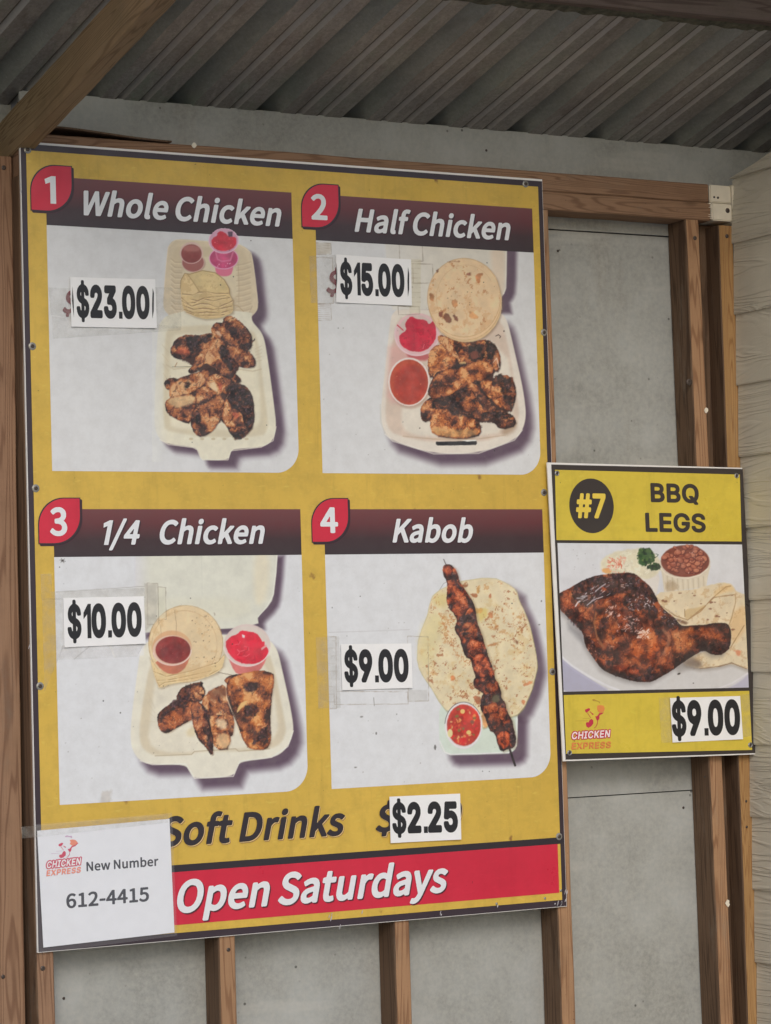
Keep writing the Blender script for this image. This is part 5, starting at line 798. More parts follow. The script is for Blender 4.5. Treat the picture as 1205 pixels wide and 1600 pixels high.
def paint2(p):
    A = lambda *v: P_(590, 390, 5, *v)
    B = lambda *v: P_(590, 480, 5, *v)
    lid = A(60,-60, 1012,-60, 1008,200, 1000,310, 985,350, 960,385, 975,470, 120,470, 90,400)
    tray = B(100,90, 125,40, 165,10, 960,40, 1000,80, 1022,135, 1045,230, 1080,380, 1130,600, 1155,760, 1160,860, 1135,960, 1070,1040, 790,1143, 440,1148, 115,1045, 60,985, 30,900, 28,760, 60,480)
    p.shadow(lid, 15, 6, 5, SHD, .9); p.shadow(tray, 11, 17, 9, SHD, .92)
    p.fill(lid, (206, 201, 189), 1.2, sm=0, var=.03)
    q = p.box(lid, 2); k = (1-sstep(600, 690, p.X[q]))*.6*(p.Y[q] < 500); p.C[q] = p.C[q]*(1-k[:, None])+np.array((207, 207, 206))*k[:, None]
    p.fill(A(880,-40, 1000,-40, 995,300, 960,370, 900,260), (212, 194, 172), 6, sm=1, al=.8)
    p.line(A(1006,-40, 1002,300, 985,345), 2., (222, 218, 208), .7)
    p.fill(tray, (214, 206, 194), 1.2, sm=2, var=.03)
    p.fill(B(130,150, 60,760, 70,930, 140,1000, 440,1060, 800,1060, 1060,970, 1110,860, 1090,700, 1000,180, 940,90, 200,60), (202, 184, 168), 3, sm=1, var=.05)
    p.fill(B(95,240, 85,560, 75,740, 230,760, 330,420, 300,380), (206, 150, 146), 8, sm=1, al=.6)
    p.fill(B(185,780, 190,950, 290,1002, 440,1010, 900,1005, 1040,930, 1080,700, 1000,300, 600,200, 250,700), (212, 204, 190), 4, sm=1, var=.04)
    p.fill(B(960,950, 1090,880, 1085,960, 990,1015), (150, 122, 96), 5, sm=1, al=.6)
    p.line(B(200,1008, 440,1030, 780,1030, 1000,1000), 1.6, (176, 150, 122), .6, jit=1)
    p.line(B(60,990, 120,1046, 440,1145, 790,1141, 1070,1038, 1130,960), 2.2, (228, 224, 212), .6); p.line(B(22,760, 26,900, 58,985), 2, (190, 186, 176), .5)
    p.fill(B(455,1050, 600,1048, 772,1044, 776,1066, 765,1076, 470,1082, 456,1072), (36, 36, 40), .7, .5)
    p.fill(B(660,1040, 770,1034, 775,1044, 700,1050), (225, 222, 214), .7)
    # cups
    c = B(308, 212)[0]
    p.fill(B(220,350, 400,350, 410,420, 250,410), (176, 72, 78), 3, sm=1, al=.8)
    p.ell(c[0], c[1], 35, 33.5, (214, 178, 180), 1., .95); p.ell(c[0], c[1]-6, 28, 24, (198, 180, 172), 2, .9)
    p.fill(B(168,250, 172,215, 232,178, 212,140, 225,105, 262,66, 300,92, 380,100, 400,140, 440,100, 455,160, 462,230, 430,290, 380,335, 300,355, 215,325, 180,290), (194, 36, 62), 1., .8, 1, var=.18)
    p.line(B(155,140, 200,180), 1.6, (190, 36, 60)); p.spots(B(180,120, 440,120, 440,340, 180,340), .6, 6, (158, 26, 48), .6)
    p.line(B(355,325, 365,290), 1.2, (226, 120, 130), .7); p.ring(c[0], c[1], 34.5, 33, 2., (222, 192, 196), .95, 20, 200)
    c = B(246, 583)[0]
    p.ell(c[0]+2, c[1]+4, 32, 38, (150, 110, 90), 3, .5); p.ell(c[0], c[1], 32.5, 38, (228, 210, 204), .9)
    p.ell(c[0], c[1]+.5, 30, 35.6, (178, 74, 52), .9, var=.15); p.ell(c[0]+2, c[1]+3, 25, 30, (162, 58, 50), 4, .8, var=.2); p.specks(B(120,450, 380,450, 380,720, 120,720), 8, (206, 120, 90), .5, 1.)
    # chicken
    p.fill(B(420,440, 560,260, 900,290, 930,480, 900,560, 1060,620, 1020,820, 1000,920, 800,880, 780,980, 460,960, 360,830, 440,680), (60, 38, 35), 2, 3, 1, var=.4)
    for (P, b, sd, g) in (
        (B(480,215, 560,240, 720,285, 830,255, 900,280, 950,350, 962,460, 930,515, 850,440, 700,440, 640,445, 560,340, 470,262), .05, 31, 4),
        (B(340,830, 350,760, 430,695, 520,720, 500,790, 440,845, 385,895, 345,880), .0, 32, 4),
        (B(430,720, 560,690, 690,620, 720,660, 690,770, 560,800, 430,790), -.35, 33, 4),
        (B(395,425, 420,320, 520,285, 595,350, 620,430, 560,485, 440,545, 405,545), .26, 34, 5),
        (B(800,570, 900,560, 930,700, 880,720, 820,640), .16, 35, 4),
        (B(650,750, 690,650, 720,590, 760,600, 850,690, 935,790, 900,870, 820,885, 700,830), .1, 36, 5),
        (B(885,610, 930,540, 1040,530, 1085,650, 1065,760, 1035,825, 930,770, 885,690), .04, 37, 4),
        (B(790,840, 940,800, 1060,850, 1088,920, 968,955, 900,890), -.12, 38, 3.5),
        (B(398,650, 430,560, 480,500, 640,478, 720,440, 850,413, 905,450, 892,530, 820,572, 700,605, 560,690, 450,712, 400,690), .12, 39, 5),
        (B(408,900, 430,810, 560,790, 700,850, 800,905, 808,990, 720,1022, 600,1022, 440,1002), .1, 40, 4)):
        p.shadow(chaikin(P, 1), 1., 1.3, 2.2, (58, 38, 32), .75); p.meat(P, b, sd, grain=g, tint=(1.02, .97, .9))
    p.meat(B(480,225, 540,235, 640,400, 660,440, 560,350, 490,270), .35, 41, grain=2.4, rim=2, stretch=(2, .7))
    p.meat(B(705,600, 745,595, 930,795, 880,810, 830,800), .28, 42, grain=4, rim=3, stretch=(.6, .6))
    p.fill(B(900,350, 940,360, 955,450, 915,440), (206, 140, 96), 1.5, 1.5, 1, .85, var=.3); p.line(B(905,430, 930,400, 950,470), 1.5, (228, 206, 186), .8, jit=2)
    p.fill(B(440,930, 560,960, 780,950, 760,1010, 600,1018, 440,1000), (200, 156, 100), 3, 2.5, 1, .6, var=.3)
    p.fill(B(640,430, 690,425, 690,445, 640,448), (216, 190, 130), 1, .5, 1, .8)
    for (P, s) in ((B(835,258, 900,262, 948,350, 905,390, 880,420, 840,360), 1), (B(655,325, 720,300, 830,290, 850,340, 840,420, 710,415, 705,360, 660,345), 2), (B(905,545, 960,520, 1010,560, 1055,530, 1060,610, 1030,640, 1000,735, 965,690, 975,620, 890,605), 3),
                   (B(540,720, 600,660, 700,620, 720,660, 660,760, 580,790), 4), (B(800,840, 940,800, 1060,850, 1020,880, 900,870, 820,865), 5), (B(520,790, 620,800, 740,830, 720,860, 600,850), 6), (B(435,580, 480,580, 480,625, 440,620), 7), (B(770,895, 825,935, 800,950, 765,925), 8), (B(560,470, 640,440, 690,450, 600,490), 9), (B(600,380, 640,430, 620,460), 10), (B(420,730, 450,740, 440,790, 415,780), 11), (B(760,570, 810,575, 790,610, 755,600), 12)):
        p.char(P, (42, 31, 32), seed=s, jit=1.8)
    p.fill(B(725,345, 790,340, 785,400, 730,400), (112, 62, 50), 1.5, 1.5, 1, .9, var=.3)
    # tortillas
    T = [(A(675,375)[0][0]+57*math.cos(t)*1.0, A(675,375)[0][1]+61.5*math.sin(t)+.0*math.cos(t)) for t in np.linspace(0, 2*math.pi, 40, endpoint=False)]
    T2 = [(x+2.5, y+8.2) if y > 440 else (x+1, y) for x, y in T]
    p.shadow(T2, 1.5, 2, 3, (110, 80, 56), .5)
    p.fill(T2, (212, 182, 140), .9, .7, 1, var=.08); T3 = [(x+1, y+4.5) if y > 440 else (x, y) for x, y in T]
    p.line([q for q in T3 if q[1] > 470], 1., (170, 134, 92), .6); p.fill(T3, (218, 188, 148), .8, .6, 1); p.fill(T, (218, 190, 152), .8, .7, 1, var=.07)
    p.line(T+T[:1], 1., (184, 146, 102), .6, jit=1.)
    p.ring(*A(690,380)[0], 46, 52, .9, (196, 162, 120), .5, 150, 330)
    p.spots(T, .60, 10, (200, 154, 106), .45, 2, .12); p.spots(T, .68, 5, (176, 112, 66), .6, 3, .06)
    for P, c in ((A(690,185, 725,180, 730,205, 700,205), (128, 72, 52)), (A(765,190, 835,180, 800,215, 800,260, 770,240), (172, 108, 66)), (A(475,490, 505,480, 510,520, 480,530), (124, 62, 46)), (A(515,510, 550,500, 585,560, 545,575, 520,550), (118, 66, 46)),
                 (A(590,505, 632,530, 630,560, 600,550), (110, 60, 46)), (A(455,160, 485,148, 470,180, 458,178), (86, 52, 40)), (A(400,340, 440,350, 440,400, 415,400), (176, 112, 66)), (A(570,390, 620,390, 625,450, 590,440), (180, 122, 76)),
                 (A(720,480, 790,520, 780,545, 720,530), (190, 136, 88)), (A(530,95, 590,85, 660,92, 600,102), (150, 104, 74))):
        p.fill(P, c, 1.2, 2.2, 1, .8, var=.4)
    p.specks(A(520,330, 760,330, 760,480, 520,480), 10, (90, 56, 40), .5, 1.)
    p.line(B(925,225, 945,215, 962,228, 955,240), 1.3, (70, 50, 42), .9); p.ell(*B(988,187)[0], 1, 1.2, (60, 46, 40)); p.ell(*B(330,945)[0], .9, .9, (60, 46, 40))
    for q in ((486,379,517,397), (474,402,520,474), (486,474,517,500), (624,380,660,408), (645,412,676,442), (622,478,655,491)): tapepaint(p, *q)
    for k in range(16): p.line([(488, 381+k*1.1), (515, 380.5+k*1.1+random.Random(k).uniform(-1, 1))] if k < 15 else [(488, 381), (489, 396)], .5, (128, 112, 96), .25, jit=1)
    for k in range(8): p.line([(488, 476+k*3), (515, 477+k*3)], .5, (128, 112, 96), .4, jit=2)
    for k in range(10): p.line([(642, 412+k*7.5), (657, 412+k*7.5)], .5, (150, 136, 112), .45, jit=2)
    p.fill([(486, 379), (517, 380), (517, 397), (486, 396)], (190, 178, 150), 1, al=.3); p.fill([(641, 405), (658, 405), (657, 490), (640, 490)], (190, 182, 150), 1, al=.35)
    p.specks([(505, 400), (850, 400), (850, 730), (505, 730)], 26, (110, 104, 100), .4, .9, .7, 5)

def paint3(p):
    A = lambda *v: P_(200, 865, 5, *v)
    B = lambda *v: P_(205, 1030, 4.288, *v)
    lid = A(60,-30, 1172,-30, 1160,150, 1140,320, 1125,370, 1090,420, 1030,480, 1015,505, 1020,545, 900,580, 90,620, 60,300)
    tray = B(70,-120, 40,100, 0,400, -5,560, 20,630, 60,680, 135,708, 365,704, 395,760, 425,802, 685,788, 705,735, 730,685, 940,662, 1010,630, 1060,570, 1088,490, 1085,420, 1060,280, 1010,60, 985,-50, 950,-110, 880,-160, 300,-170)
    p.shadow(lid, 10, 9, 6, SHD, .95); p.shadow(tray, 13, 16, 9, SHD, .92)
    p.fill(lid, (207, 207, 194), 1.2, var=.03)
    q = p.box(lid, 2); k = (1-sstep(210, 240, p.X[q]))*.8*(p.Y[q] < 1000); p.C[q] = p.C[q]*(1-k[:, None])+np.array((206, 206, 210))*k[:, None]
    p.fill(A(990,-20, 1110,-20, 1095,340, 1010,420, 980,300), (214, 206, 182), 7, sm=1, al=.8); p.fill(A(120,350, 950,340, 960,500, 500,540, 120,520), (208, 206, 188), 9, sm=1, al=.7)
    p.line(A(1166,0, 1155,150, 1135,320, 1085,415, 1020,490), 1.8, (222, 222, 212), .7)
    p.line(A(575,0, 580,330), .8, (188, 190, 178), .3)
    p.fill(tray, (216, 212, 196), 1.2, sm=2, var=.03)
    p.fill(B(130,0, 60,400, 55,540, 85,610, 160,648, 400,640, 430,620, 720,618, 940,600, 1010,560, 1040,480, 1030,420, 970,100, 920,-60, 200,-60), (201, 190, 166), 3, sm=1)
    p.fill(B(170,60, 130,400, 110,560, 200,625, 420,625, 720,600, 900,580, 980,500, 985,400, 930,100, 860,0, 250,0), (214, 208, 190), 4, sm=1, var=.05)
    p.line(B(160,647, 405,638, 425,618, 700,600, 720,617, 930,600), 1.2, (160, 140, 106), .7)
    p.line(B(60,680, 140,706, 365,702, 425,798, 685,785, 728,684, 940,658, 1050,585, 1086,480), 1.8, (230, 227, 214), .7)
    p.fill(B(365,480, 430,440, 440,510, 380,520), (206, 186, 140), 4, 1, 1, .5)
    for k in range(4): p.line(B(100-k*2, 200+k*70, 160, 330+k*30), 1, (190, 178, 152), .35)
    # tortillas
    c = A(452, 705)[0]
    T = [(c[0]+58*math.cos(t), c[1]+60*math.sin(t)) for t in np.linspace(0, 2*math.pi, 40, endpoint=False)]
    fold = A(165,800, 200,920, 235,1040, 262,1048, 330,1020, 600,970, 700,930, 750,870, 755,780, 700,860, 560,900, 400,930, 250,930)
    p.shadow(fold, 1, 2.5, 3, (140, 116, 84), .5)
    p.fill(T, (214, 192, 154), .9, .8, 1, var=.06); p.line(T+T[:1], 1.2, (170, 136, 92), .65, jit=1.6)
    p.ring(c[0]-2, c[1]+2, 51, 54, .9, (184, 150, 106), .5, 160, 400, 1)
    p.fill(fold, (214, 190, 144), .9, .8, 1, var=.08)
    for pts in (A(200,920, 300,960, 500,915, 700,850, 752,790), A(230,990, 330,985, 520,945, 650,915), A(240,1035, 290,1005, 450,985, 620,955, 740,890), A(205,900, 225,1000, 250,1042)):
        p.line(pts, 1.1, (160, 124, 80), .75, jit=2); p.line([(x, y+1.4) for x, y in pts], .9, (232, 214, 174), .55, jit=2)
    p.spots(T, .58, 10, (200, 168, 122), .5, 5, .1); p.specks(A(480,450, 700,450, 700,700, 480,700), 26, (96, 66, 50), .4, 1.1, .8, 9); p.specks(A(500,800, 700,800, 700,900, 500,900), 9, (90, 62, 44), .5, 1.1, .8, 4)
    p.line(A(365,445, 378,540, 378,635), .7, (150, 120, 90), .6); p.line(A(255,560, 262,640), .6, (160, 130, 96), .5)
    # red sauce cup
    c = A(345, 755)[0]
    p.fill(A(200,830, 260,910, 330,945, 400,935, 460,880, 495,770), (186, 110, 84), 1., .3, 1, var=.15)
    p.ell(c[0], c[1]-4, 31, 27, (204, 156, 116), 1, .75); p.ell(c[0], c[1], 30.5, 23.5, (214, 184, 164), .8, .9)
    p.ell(c[0]+1.5, c[1]-.5, 27.5, 21.5, (138, 50, 48), 1, 1., var=.25); p.ell(c[0], c[1]+3, 18, 12, (120, 40, 46), 4, .6, var=.3); p.ring(c[0], c[1], 30, 23.5, 1.6, (222, 196, 186), .9, 0, 170)
    p.specks(A(230,690, 470,690, 470,840, 230,840), 10, (184, 96, 84), .4, 1.)
    # pink cup
    c = A(932, 715)[0]
    p.fill(A(775,790, 830,925, 880,948, 1000,940, 1060,880, 1095,780), (200, 112, 108), 1., .3, 1, var=.15)
    p.ell(c[0], c[1], 36.5, 33, (208, 190, 184), .9, .95); p.ell(c[0], c[1]-3, 32, 27, (206, 196, 186), 2, .8)
    p.fill(A(757,700, 795,650, 860,625, 885,598, 920,605, 1000,618, 1035,660, 1050,690, 1068,685, 1065,720, 1090,735, 1103,780, 1060,840, 960,868, 860,850, 790,790), (208, 40, 62), 1., .7, 1, var=.2)
    for k in range(10):
        r = random.Random(k+3); x, y = A(r.uniform(800, 1040), r.uniform(660, 830))[0]; a = r.uniform(0, 3)
        p.line([(x, y), (x+7*math.cos(a), y+5*math.sin(a)), (x+11*math.cos(a+.5), y+8*math.sin(a+.5))], 1.6, (176, 26, 48) if k % 2 else (226, 92, 104), .7)
    p.fill(A(890,630, 915,640, 910,660, 895,655), (238, 206, 206), .8); p.fill(A(1040,740, 1080,710, 1085,725, 1045,755), (216, 150, 150), .8)
    p.ring(c[0], c[1]+1, 36, 32, 1.8, (222, 202, 198), .9, 5, 175)
    p.line(A(705,928, 820,950), .8, (110, 90, 70), .8)
    # chicken
    for (P, b, sd, g, tn) in (
        (B(625,135, 680,105, 760,105, 740,160, 650,170), -.05, 51, 3, (1, 1, 1)),
        (B(300,260, 320,220, 350,185, 440,160, 475,155, 470,175, 497,212, 480,275, 420,285, 340,290), -.05, 52, 4, (1, .95, .9)),
        (B(470,275, 540,205, 640,168, 652,300, 690,400, 684,500, 665,515, 655,480, 560,490, 500,400), .1, 53, 5, (1, 1, 1)),
        (B(500,400, 560,372, 650,385, 668,600, 570,605, 530,500), .3, 54, 5, (1.02, 1, .98)),
        (B(175,400, 182,365, 240,320, 340,255, 410,285, 425,395, 330,440, 245,497, 195,480), .1, 55, 6, (1.0, .9, .85)),
        (B(400,290, 470,290, 520,395, 550,560, 545,655, 505,590, 440,525, 408,400), -.02, 56, 5, (1, .95, .95)),
        (B(640,155, 700,115, 780,90, 870,75, 950,95, 955,130, 943,240, 925,430, 938,550, 905,603, 800,603, 762,560, 740,500, 700,400, 652,255), .16, 57, 7, (1.03, .97, .86))):
        p.shadow(chaikin(P, 1), 1.5, 1.5, 2.5, (120, 92, 66), .5); p.meat(P, b, sd, grain=g, tint=tn)
    p.fill(B(560,400, 640,405, 645,470, 590,465), (226, 204, 168), 3, 2, 1, .8, var=.15); p.fill(B(560,510, 650,490, 665,590, 590,600), (218, 180, 132), 3, 2, 1, .8, var=.2)
    p.line(B(634,170, 640,260, 700,400, 740,540), 1.6, (222, 196, 164), .8, jit=1.5); p.line(B(650,260, 690,380, 735,480), 1.3, (52, 34, 32), .8, jit=2)
    p.fill(B(705,365, 725,300, 770,275, 780,285, 730,340), (216, 178, 116), 1, .5, 1, .95); p.fill(B(520,210, 640,175, 635,250, 520,290), (104, 60, 46), 4, 2.5, 1, .6, var=.4)
    for (P, s) in ((B(300,262, 325,215, 380,165, 470,158, 465,172, 395,200, 400,262, 345,300), 1), (B(178,395, 240,318, 300,262, 400,262, 400,285, 330,330, 250,360, 190,440), 2), (B(745,165, 800,150, 865,160, 860,200, 800,232, 750,200), 3), (B(760,300, 830,300, 870,330, 850,360, 800,400, 750,370), 4),
                   (B(800,560, 840,520, 870,470, 930,430, 935,545, 860,545, 815,590), 5), (B(500,480, 530,490, 556,600, 545,655, 510,590), 6), (B(470,300, 500,320, 540,380, 520,400, 480,340), 7), (B(660,440, 688,430, 680,512, 662,510), 8)):
        p.char(P, (44, 30, 34), seed=s, al=.88, jit=1.8)
    p.meat(B(392,195, 450,168, 494,215, 470,275, 425,272), .2, 60, grain=3)
    p.specks(B(180,170, 480,170, 480,200, 180,200), 8, (60, 46, 40), .4, .9); p.specks(B(100,560, 480,560, 480,640, 100,640), 7, (80, 66, 50), .4, .8)
    # tape and bug
    for q in ((230, 911, 247, 975), (247, 917, 259, 968)): tapepaint(p, *q)
    p.fill([(226, 912), (246, 911), (246, 970), (228, 985)], (176, 170, 158), 2, 1, al=.55, var=.2); p.fill([(247, 918), (258, 918), (259, 966), (248, 966)], (196, 194, 172), 1, al=.4, var=.1)
    p.fill([(88, 925), (226, 918), (226, 932), (98, 934)], (200, 200, 198), 1, al=.6, var=.06); p.line([(88, 925), (226, 916)], .7, (150, 146, 142), .7)
    p.fill([(90, 1011), (226, 1006), (225, 1024), (180, 1030), (92, 1030)], (214, 214, 218), 1.5, al=.5, var=.04); p.line([(116, 1030), (140, 1010)], 1, (150, 150, 152), .6); p.line([(172, 1006), (179, 1026)], 2, (236, 236, 240), .8)  # sheen and bright glint of the tape painted into the colour
    bx, by = 98, 876
    p.ell(bx, by, 2, 1.8, (60, 56, 54)); 
    for a in (.3, 1.1, 2.3, 3.4, 4.2, 5.4): p.line([(bx, by), (bx+4.5*math.cos(a), by+3.6*math.sin(a))], .7, (70, 66, 62), .7)
    p.specks([(95, 1040), (215, 1040), (215, 1235), (95, 1235)], 12, (110, 104, 100), .4, .9, .7, 8)
    p.fill([(160, 1236), (175, 1236), (172, 1256), (158, 1254)], (150, 140, 128), 3, 3, al=.4, var=.3)

def paint4(p):
    A = lambda *v: P_(635, 870, 5, *v)
    B = lambda *v: P_(635, 1020, 5, *v)
    tray = B(258,380, 256,690, 270,745, 300,785, 345,800, 800,786, 845,765, 868,720, 872,450, 700,300, 400,300)
    bread = A(440,190, 520,178, 600,165, 700,170, 790,210, 862,262, 880,340, 925,430, 960,520, 985,620, 1010,740, 1025,850) + B(1022,130, 1000,220, 985,280, 960,340, 920,430, 870,485, 820,500, 600,590, 590,560, 320,462, 250,370, 200,280, 130,180, 100,120) + A(85,800, 92,660, 120,570, 165,460, 180,380, 205,310, 260,260, 340,222)
    p.shadow(tray, 15, 17, 8, SHD, .9); p.shadow(bread, 13, 10, 8, SHD, .85)
    p.fill(tray, (200, 212, 202), 1.1, sm=1, var=.02); p.line(B(262,690, 300,775, 345,794, 800,781, 860,725, 866,480), 1.8, (226, 232, 228), .8); p.line(B(345,803, 800,789), .9, (150, 152, 150), .6)
    p.fill(B(300,430, 850,430, 850,700, 800,760, 350,770, 300,700), (198, 209, 196), 4, sm=1, al=.7)
    p.shadow(bread, 1, 2, 2, (130, 126, 100), .5)
    p.fill(bread, (212, 199, 166), .9, .8, 1, var=.07); p.line([q for q in bread]+[bread[0]], 1.2, (180, 164, 108), .5, jit=1.5)
    p.fill(A(95,650, 150,500, 220,420, 300,480, 250,700, 180,860, 110,860), (208, 196, 144), 9, 3, 1, .6); p.fill(A(550,420, 640,390, 640,470, 570,520), (204, 182, 98), 4, 2, 1, .7); p.fill(A(200,320, 260,280, 330,290, 320,400, 230,380), (204, 184, 116), 6, 2, 1, .6)
    p.fill(A(680,200, 860,260, 980,620, 880,700, 740,480), (220, 208, 180), 10, 3, 1, .5)
    p.spots(bread, .60, 9, (200, 170, 112), .4, 6, .12, 3); p.spots(bread, .68, 5, (190, 140, 88), .6, 7, .08, 3); p.spots(bread, .68, 4, (156, 94, 56), .7, 8, .05, 5)
    blis = A(250,430, 300,440, 380,470, 400,520, 350,560, 320,600, 380,650, 400,740, 470,800, 520,840, 440,850, 380,760, 330,680, 290,640, 300,560, 250,470)
    m = p.box(chaikin(blis, 1), 4); d = p.sd(blis, m); n = N3.f(p.X[m], p.Y[m], 4.2, 2); rdg = sstep(.10, .0, abs(n-.5))*sstep(-3, 2, d); p.put(m, rdg*.85, (186, 126, 76))
    for P, c in ((A(440,215, 490,215, 470,240, 445,235), (150, 92, 58)), (A(500,290, 560,290, 550,325, 520,310), (150, 88, 54)), (A(545,240, 580,200, 570,290, 550,280), (180, 130, 70)), (A(650,285, 668,285, 660,325, 645,315), (158, 92, 56)), (A(635,435, 675,425, 672,490, 640,460), (190, 120, 76)),
                 (A(690,540, 720,530, 700,570, 685,560), (182, 124, 76)), (A(855,650, 878,660, 872,685, 858,675), (120, 78, 54)), (A(620,690, 720,660, 700,690, 640,705), (190, 130, 80)), (A(665,610, 690,620, 680,640), (172, 100, 60)), (A(520,400, 600,400, 590,440, 540,440), (190, 146, 76)),
                 (B(905,245, 985,215, 990,240, 930,262), (188, 118, 76)), (B(900,365, 930,370, 925,410, 905,400), (178, 106, 66)), (B(345,180, 380,190, 375,225, 350,215), (190, 112, 66)), (B(520,330, 590,350, 590,410, 540,390), (150, 86, 56)), (B(585,460, 635,470, 640,590, 600,590), (190, 130, 80))):
        p.fill(P, c, 1.2, 2, 1, .8, var=.4)
    # skewer
    kab = A(292,130, 290,90, 300,62, 350,66, 385,102, 400,150, 410,190, 440,238, 480,295, 518,355, 538,420, 548,520, 580,590, 600,650, 622,725, 660,860) + B(655,60, 678,150, 692,215, 735,290, 744,370, 770,388, 790,470, 822,525, 838,600, 857,690, 835,742, 795,748, 745,772, 718,720, 695,625, 650,600, 620,500, 578,430, 590,350, 612,312, 560,290, 528,262, 528,212, 548,190, 522,120) + A(515,820, 500,795, 466,782, 440,700, 415,620, 385,590, 388,540, 402,490, 380,445, 340,408, 318,345, 325,250, 318,180, 298,160)
    p.line(A(292,20, 310,62), 1.1, (60, 50, 48)); p.line(B(805,745, 850,880), 3.4, (40, 34, 36))
    p.line(A(262,255, 290,210, 325,190), .7, (140, 140, 140), .7)
    p.shadow(kab, 3.5, 1.5, 3.5, (120, 92, 62), .45)
    p.meat(kab, -.08, 71, grain=4.2, rim=6, tint=(1.0, .80, .80), contrast=.9, jit=1.)
    for (P, b, sd, tn) in ((A(300,70, 350,75, 370,130, 340,190, 300,160), -.08, 72, (1, .76, .78)), (A(325,240, 400,230, 480,300, 500,380, 440,470, 380,450, 325,380), .06, 73, (1, .78, .74)), (A(430,520, 520,500, 570,590, 560,650, 480,650, 430,600), -.05, 74, (.95, .78, .74)),
                           (A(440,660, 560,640, 610,740, 560,800, 490,760), .04, 75, (1, .78, .76)), (A(520,770, 640,760, 660,870, 540,880), .03, 76, (1, .76, .78)), (B(530,80, 660,70, 680,190, 560,190), .03, 77, (1, .76, .76)), (B(530,200, 620,195, 620,280, 560,285), -.05, 78, (.95, .72, .7)), (B(620,220, 700,210, 735,295, 620,320), .03, 79, (1, .8, .74)),
                           (B(600,400, 720,400, 720,480, 640,480), -.05, 80, (.95, .75, .7)), (B(640,480, 730,470, 740,590, 660,600), -.1, 81, (.9, .7, .66)), (B(720,400, 790,450, 780,540, 730,520), -.04, 82, (.95, .75, .7)), (B(700,620, 800,610, 810,720, 745,760), .05, 83, (1.05, .74, .66))):
        p.meat(P, b, sd, grain=3.4, rim=4, tint=tn, contrast=.8)
    for (P, s) in ((A(345,115, 385,110, 395,200, 365,165), 1), (A(380,200, 435,230, 440,265, 400,250), 2), (A(320,300, 355,285, 345,320, 325,330), 3), (A(330,370, 370,370, 360,405, 335,405), 4), (A(440,295, 480,300, 518,360, 510,400, 480,390, 470,330), 5), (A(395,480, 500,440, 530,445, 545,520, 500,505, 420,540), 6),
                   (A(388,540, 420,540, 415,620, 392,590), 7), (A(420,590, 470,585, 520,600, 470,615, 430,640), 8), (A(432,670, 475,680, 470,705, 440,695), 9), (A(595,720, 620,720, 618,765, 600,760), 10), (A(465,720, 500,770, 505,800, 470,782), 11), (B(590,345, 610,325, 735,308, 745,370, 690,360, 650,410, 600,420, 580,400), 12),
                   (B(745,385, 770,385, 775,430, 748,420), 13), (B(770,545, 830,545, 838,600, 855,690, 830,735, 805,700, 808,620, 770,590), 14), (B(650,200, 690,200, 690,245, 660,240), 15), (B(715,720, 740,735, 760,765, 735,768), 16), (A(555,590, 580,595, 575,660, 555,660), 17), (B(650,560, 690,590, 680,620, 650,600), 18)):
        p.char(P, (50, 38, 42), seed=s, al=.9, jit=1.2)
    p.fill(B(672,335, 725,325, 730,380, 690,395, 665,380), (104, 98, 74), 2, 1, 1, .85, var=.2)
    # salsa cup
    c = B(447, 568)[0]
    p.ell(c[0], c[1], 29.5, 37, (208, 206, 206), .9, .97); p.ring(c[0], c[1], 29, 36.5, 1.2, (84, 80, 82), .8, 185, 330); p.ring(c[0], c[1], 27.6, 35, 1.6, (224, 216, 218), .9)
    p.ell(c[0]+.5, c[1]-.5, 26.5, 32.5, (184, 58, 48), 1.2, 1., var=.35, jit=.6); m = p.box([(c[0]-26, c[1]-32), (c[0]+26, c[1]+32)], 0)
    r = random.Random(12)
    for k in range(70):
        a = r.uniform(0, 6.28); q = math.sqrt(r.random())*.88; x = c[0]+26*q*math.cos(a); y = c[1]+32*q*math.sin(a)
        col = r.choice([(202, 48, 50), (206, 96, 62), (150, 44, 40), (214, 176, 120), (216, 140, 80), (120, 110, 60), (190, 60, 44)])
        p.ell(x, y, r.uniform(1, 3.4), r.uniform(.8, 2.4), col, .8, .85, rot=r.random()*3, jit=.8)
    p.ell(*B(342,628)[0], 4, 6.5, (214, 204, 150), .8, .95); p.ell(*B(440,458)[0], 3.6, 3.6, (222, 190, 118), .8, .95); p.ell(*B(488,622)[0], 3.6, 3.4, (214, 190, 120), .8, .95); p.ell(*B(445,690)[0], 6, 6, (206, 40, 44), 2, .8); p.ell(*B(515,540)[0], 3, 3, (110, 90, 70), 1, .7)
    for q in ((493, 994, 525, 1107), (637, 994, 669, 1095), (522, 1080, 637, 1100)): tapepaint(p, *q)
    for k in range(9): p.line([(495, 1000+k*12), (524, 1001+k*12)], .5, (140, 128, 110), .3, jit=2)
    p.fill([(509, 996), (531, 996), (531, 1106), (514, 1107)], (190, 190, 190), 1, al=.35, var=.1); p.line([(514, 988), (640, 984)], .6, (170, 168, 170), .6)
    p.fill([(638, 1078), (668, 1078), (668, 1096), (638, 1096)], (176, 174, 170), 1, al=.4, var=.15)
    for (x, y, a, b) in ((680, 1168, 1.8, 4.2), (565, 1120, 2.4, 1.), (620, 1116, .8, .8), (588, 1146, 1.2, 2.), (556, 1199, 2.2, 1.), (846, 939, 1, 1.6), (843, 976, 1.6, .8)): p.ell(x, y, a, b, (88, 86, 84), .6, .85, jit=.6)
    p.line([(584, 1090), (585, 1103)], .7, (100, 96, 92), .7); p.specks([(515, 880), (660, 880), (660, 1230), (515, 1230)], 16, (110, 104, 100), .4, .8, .7, 6)

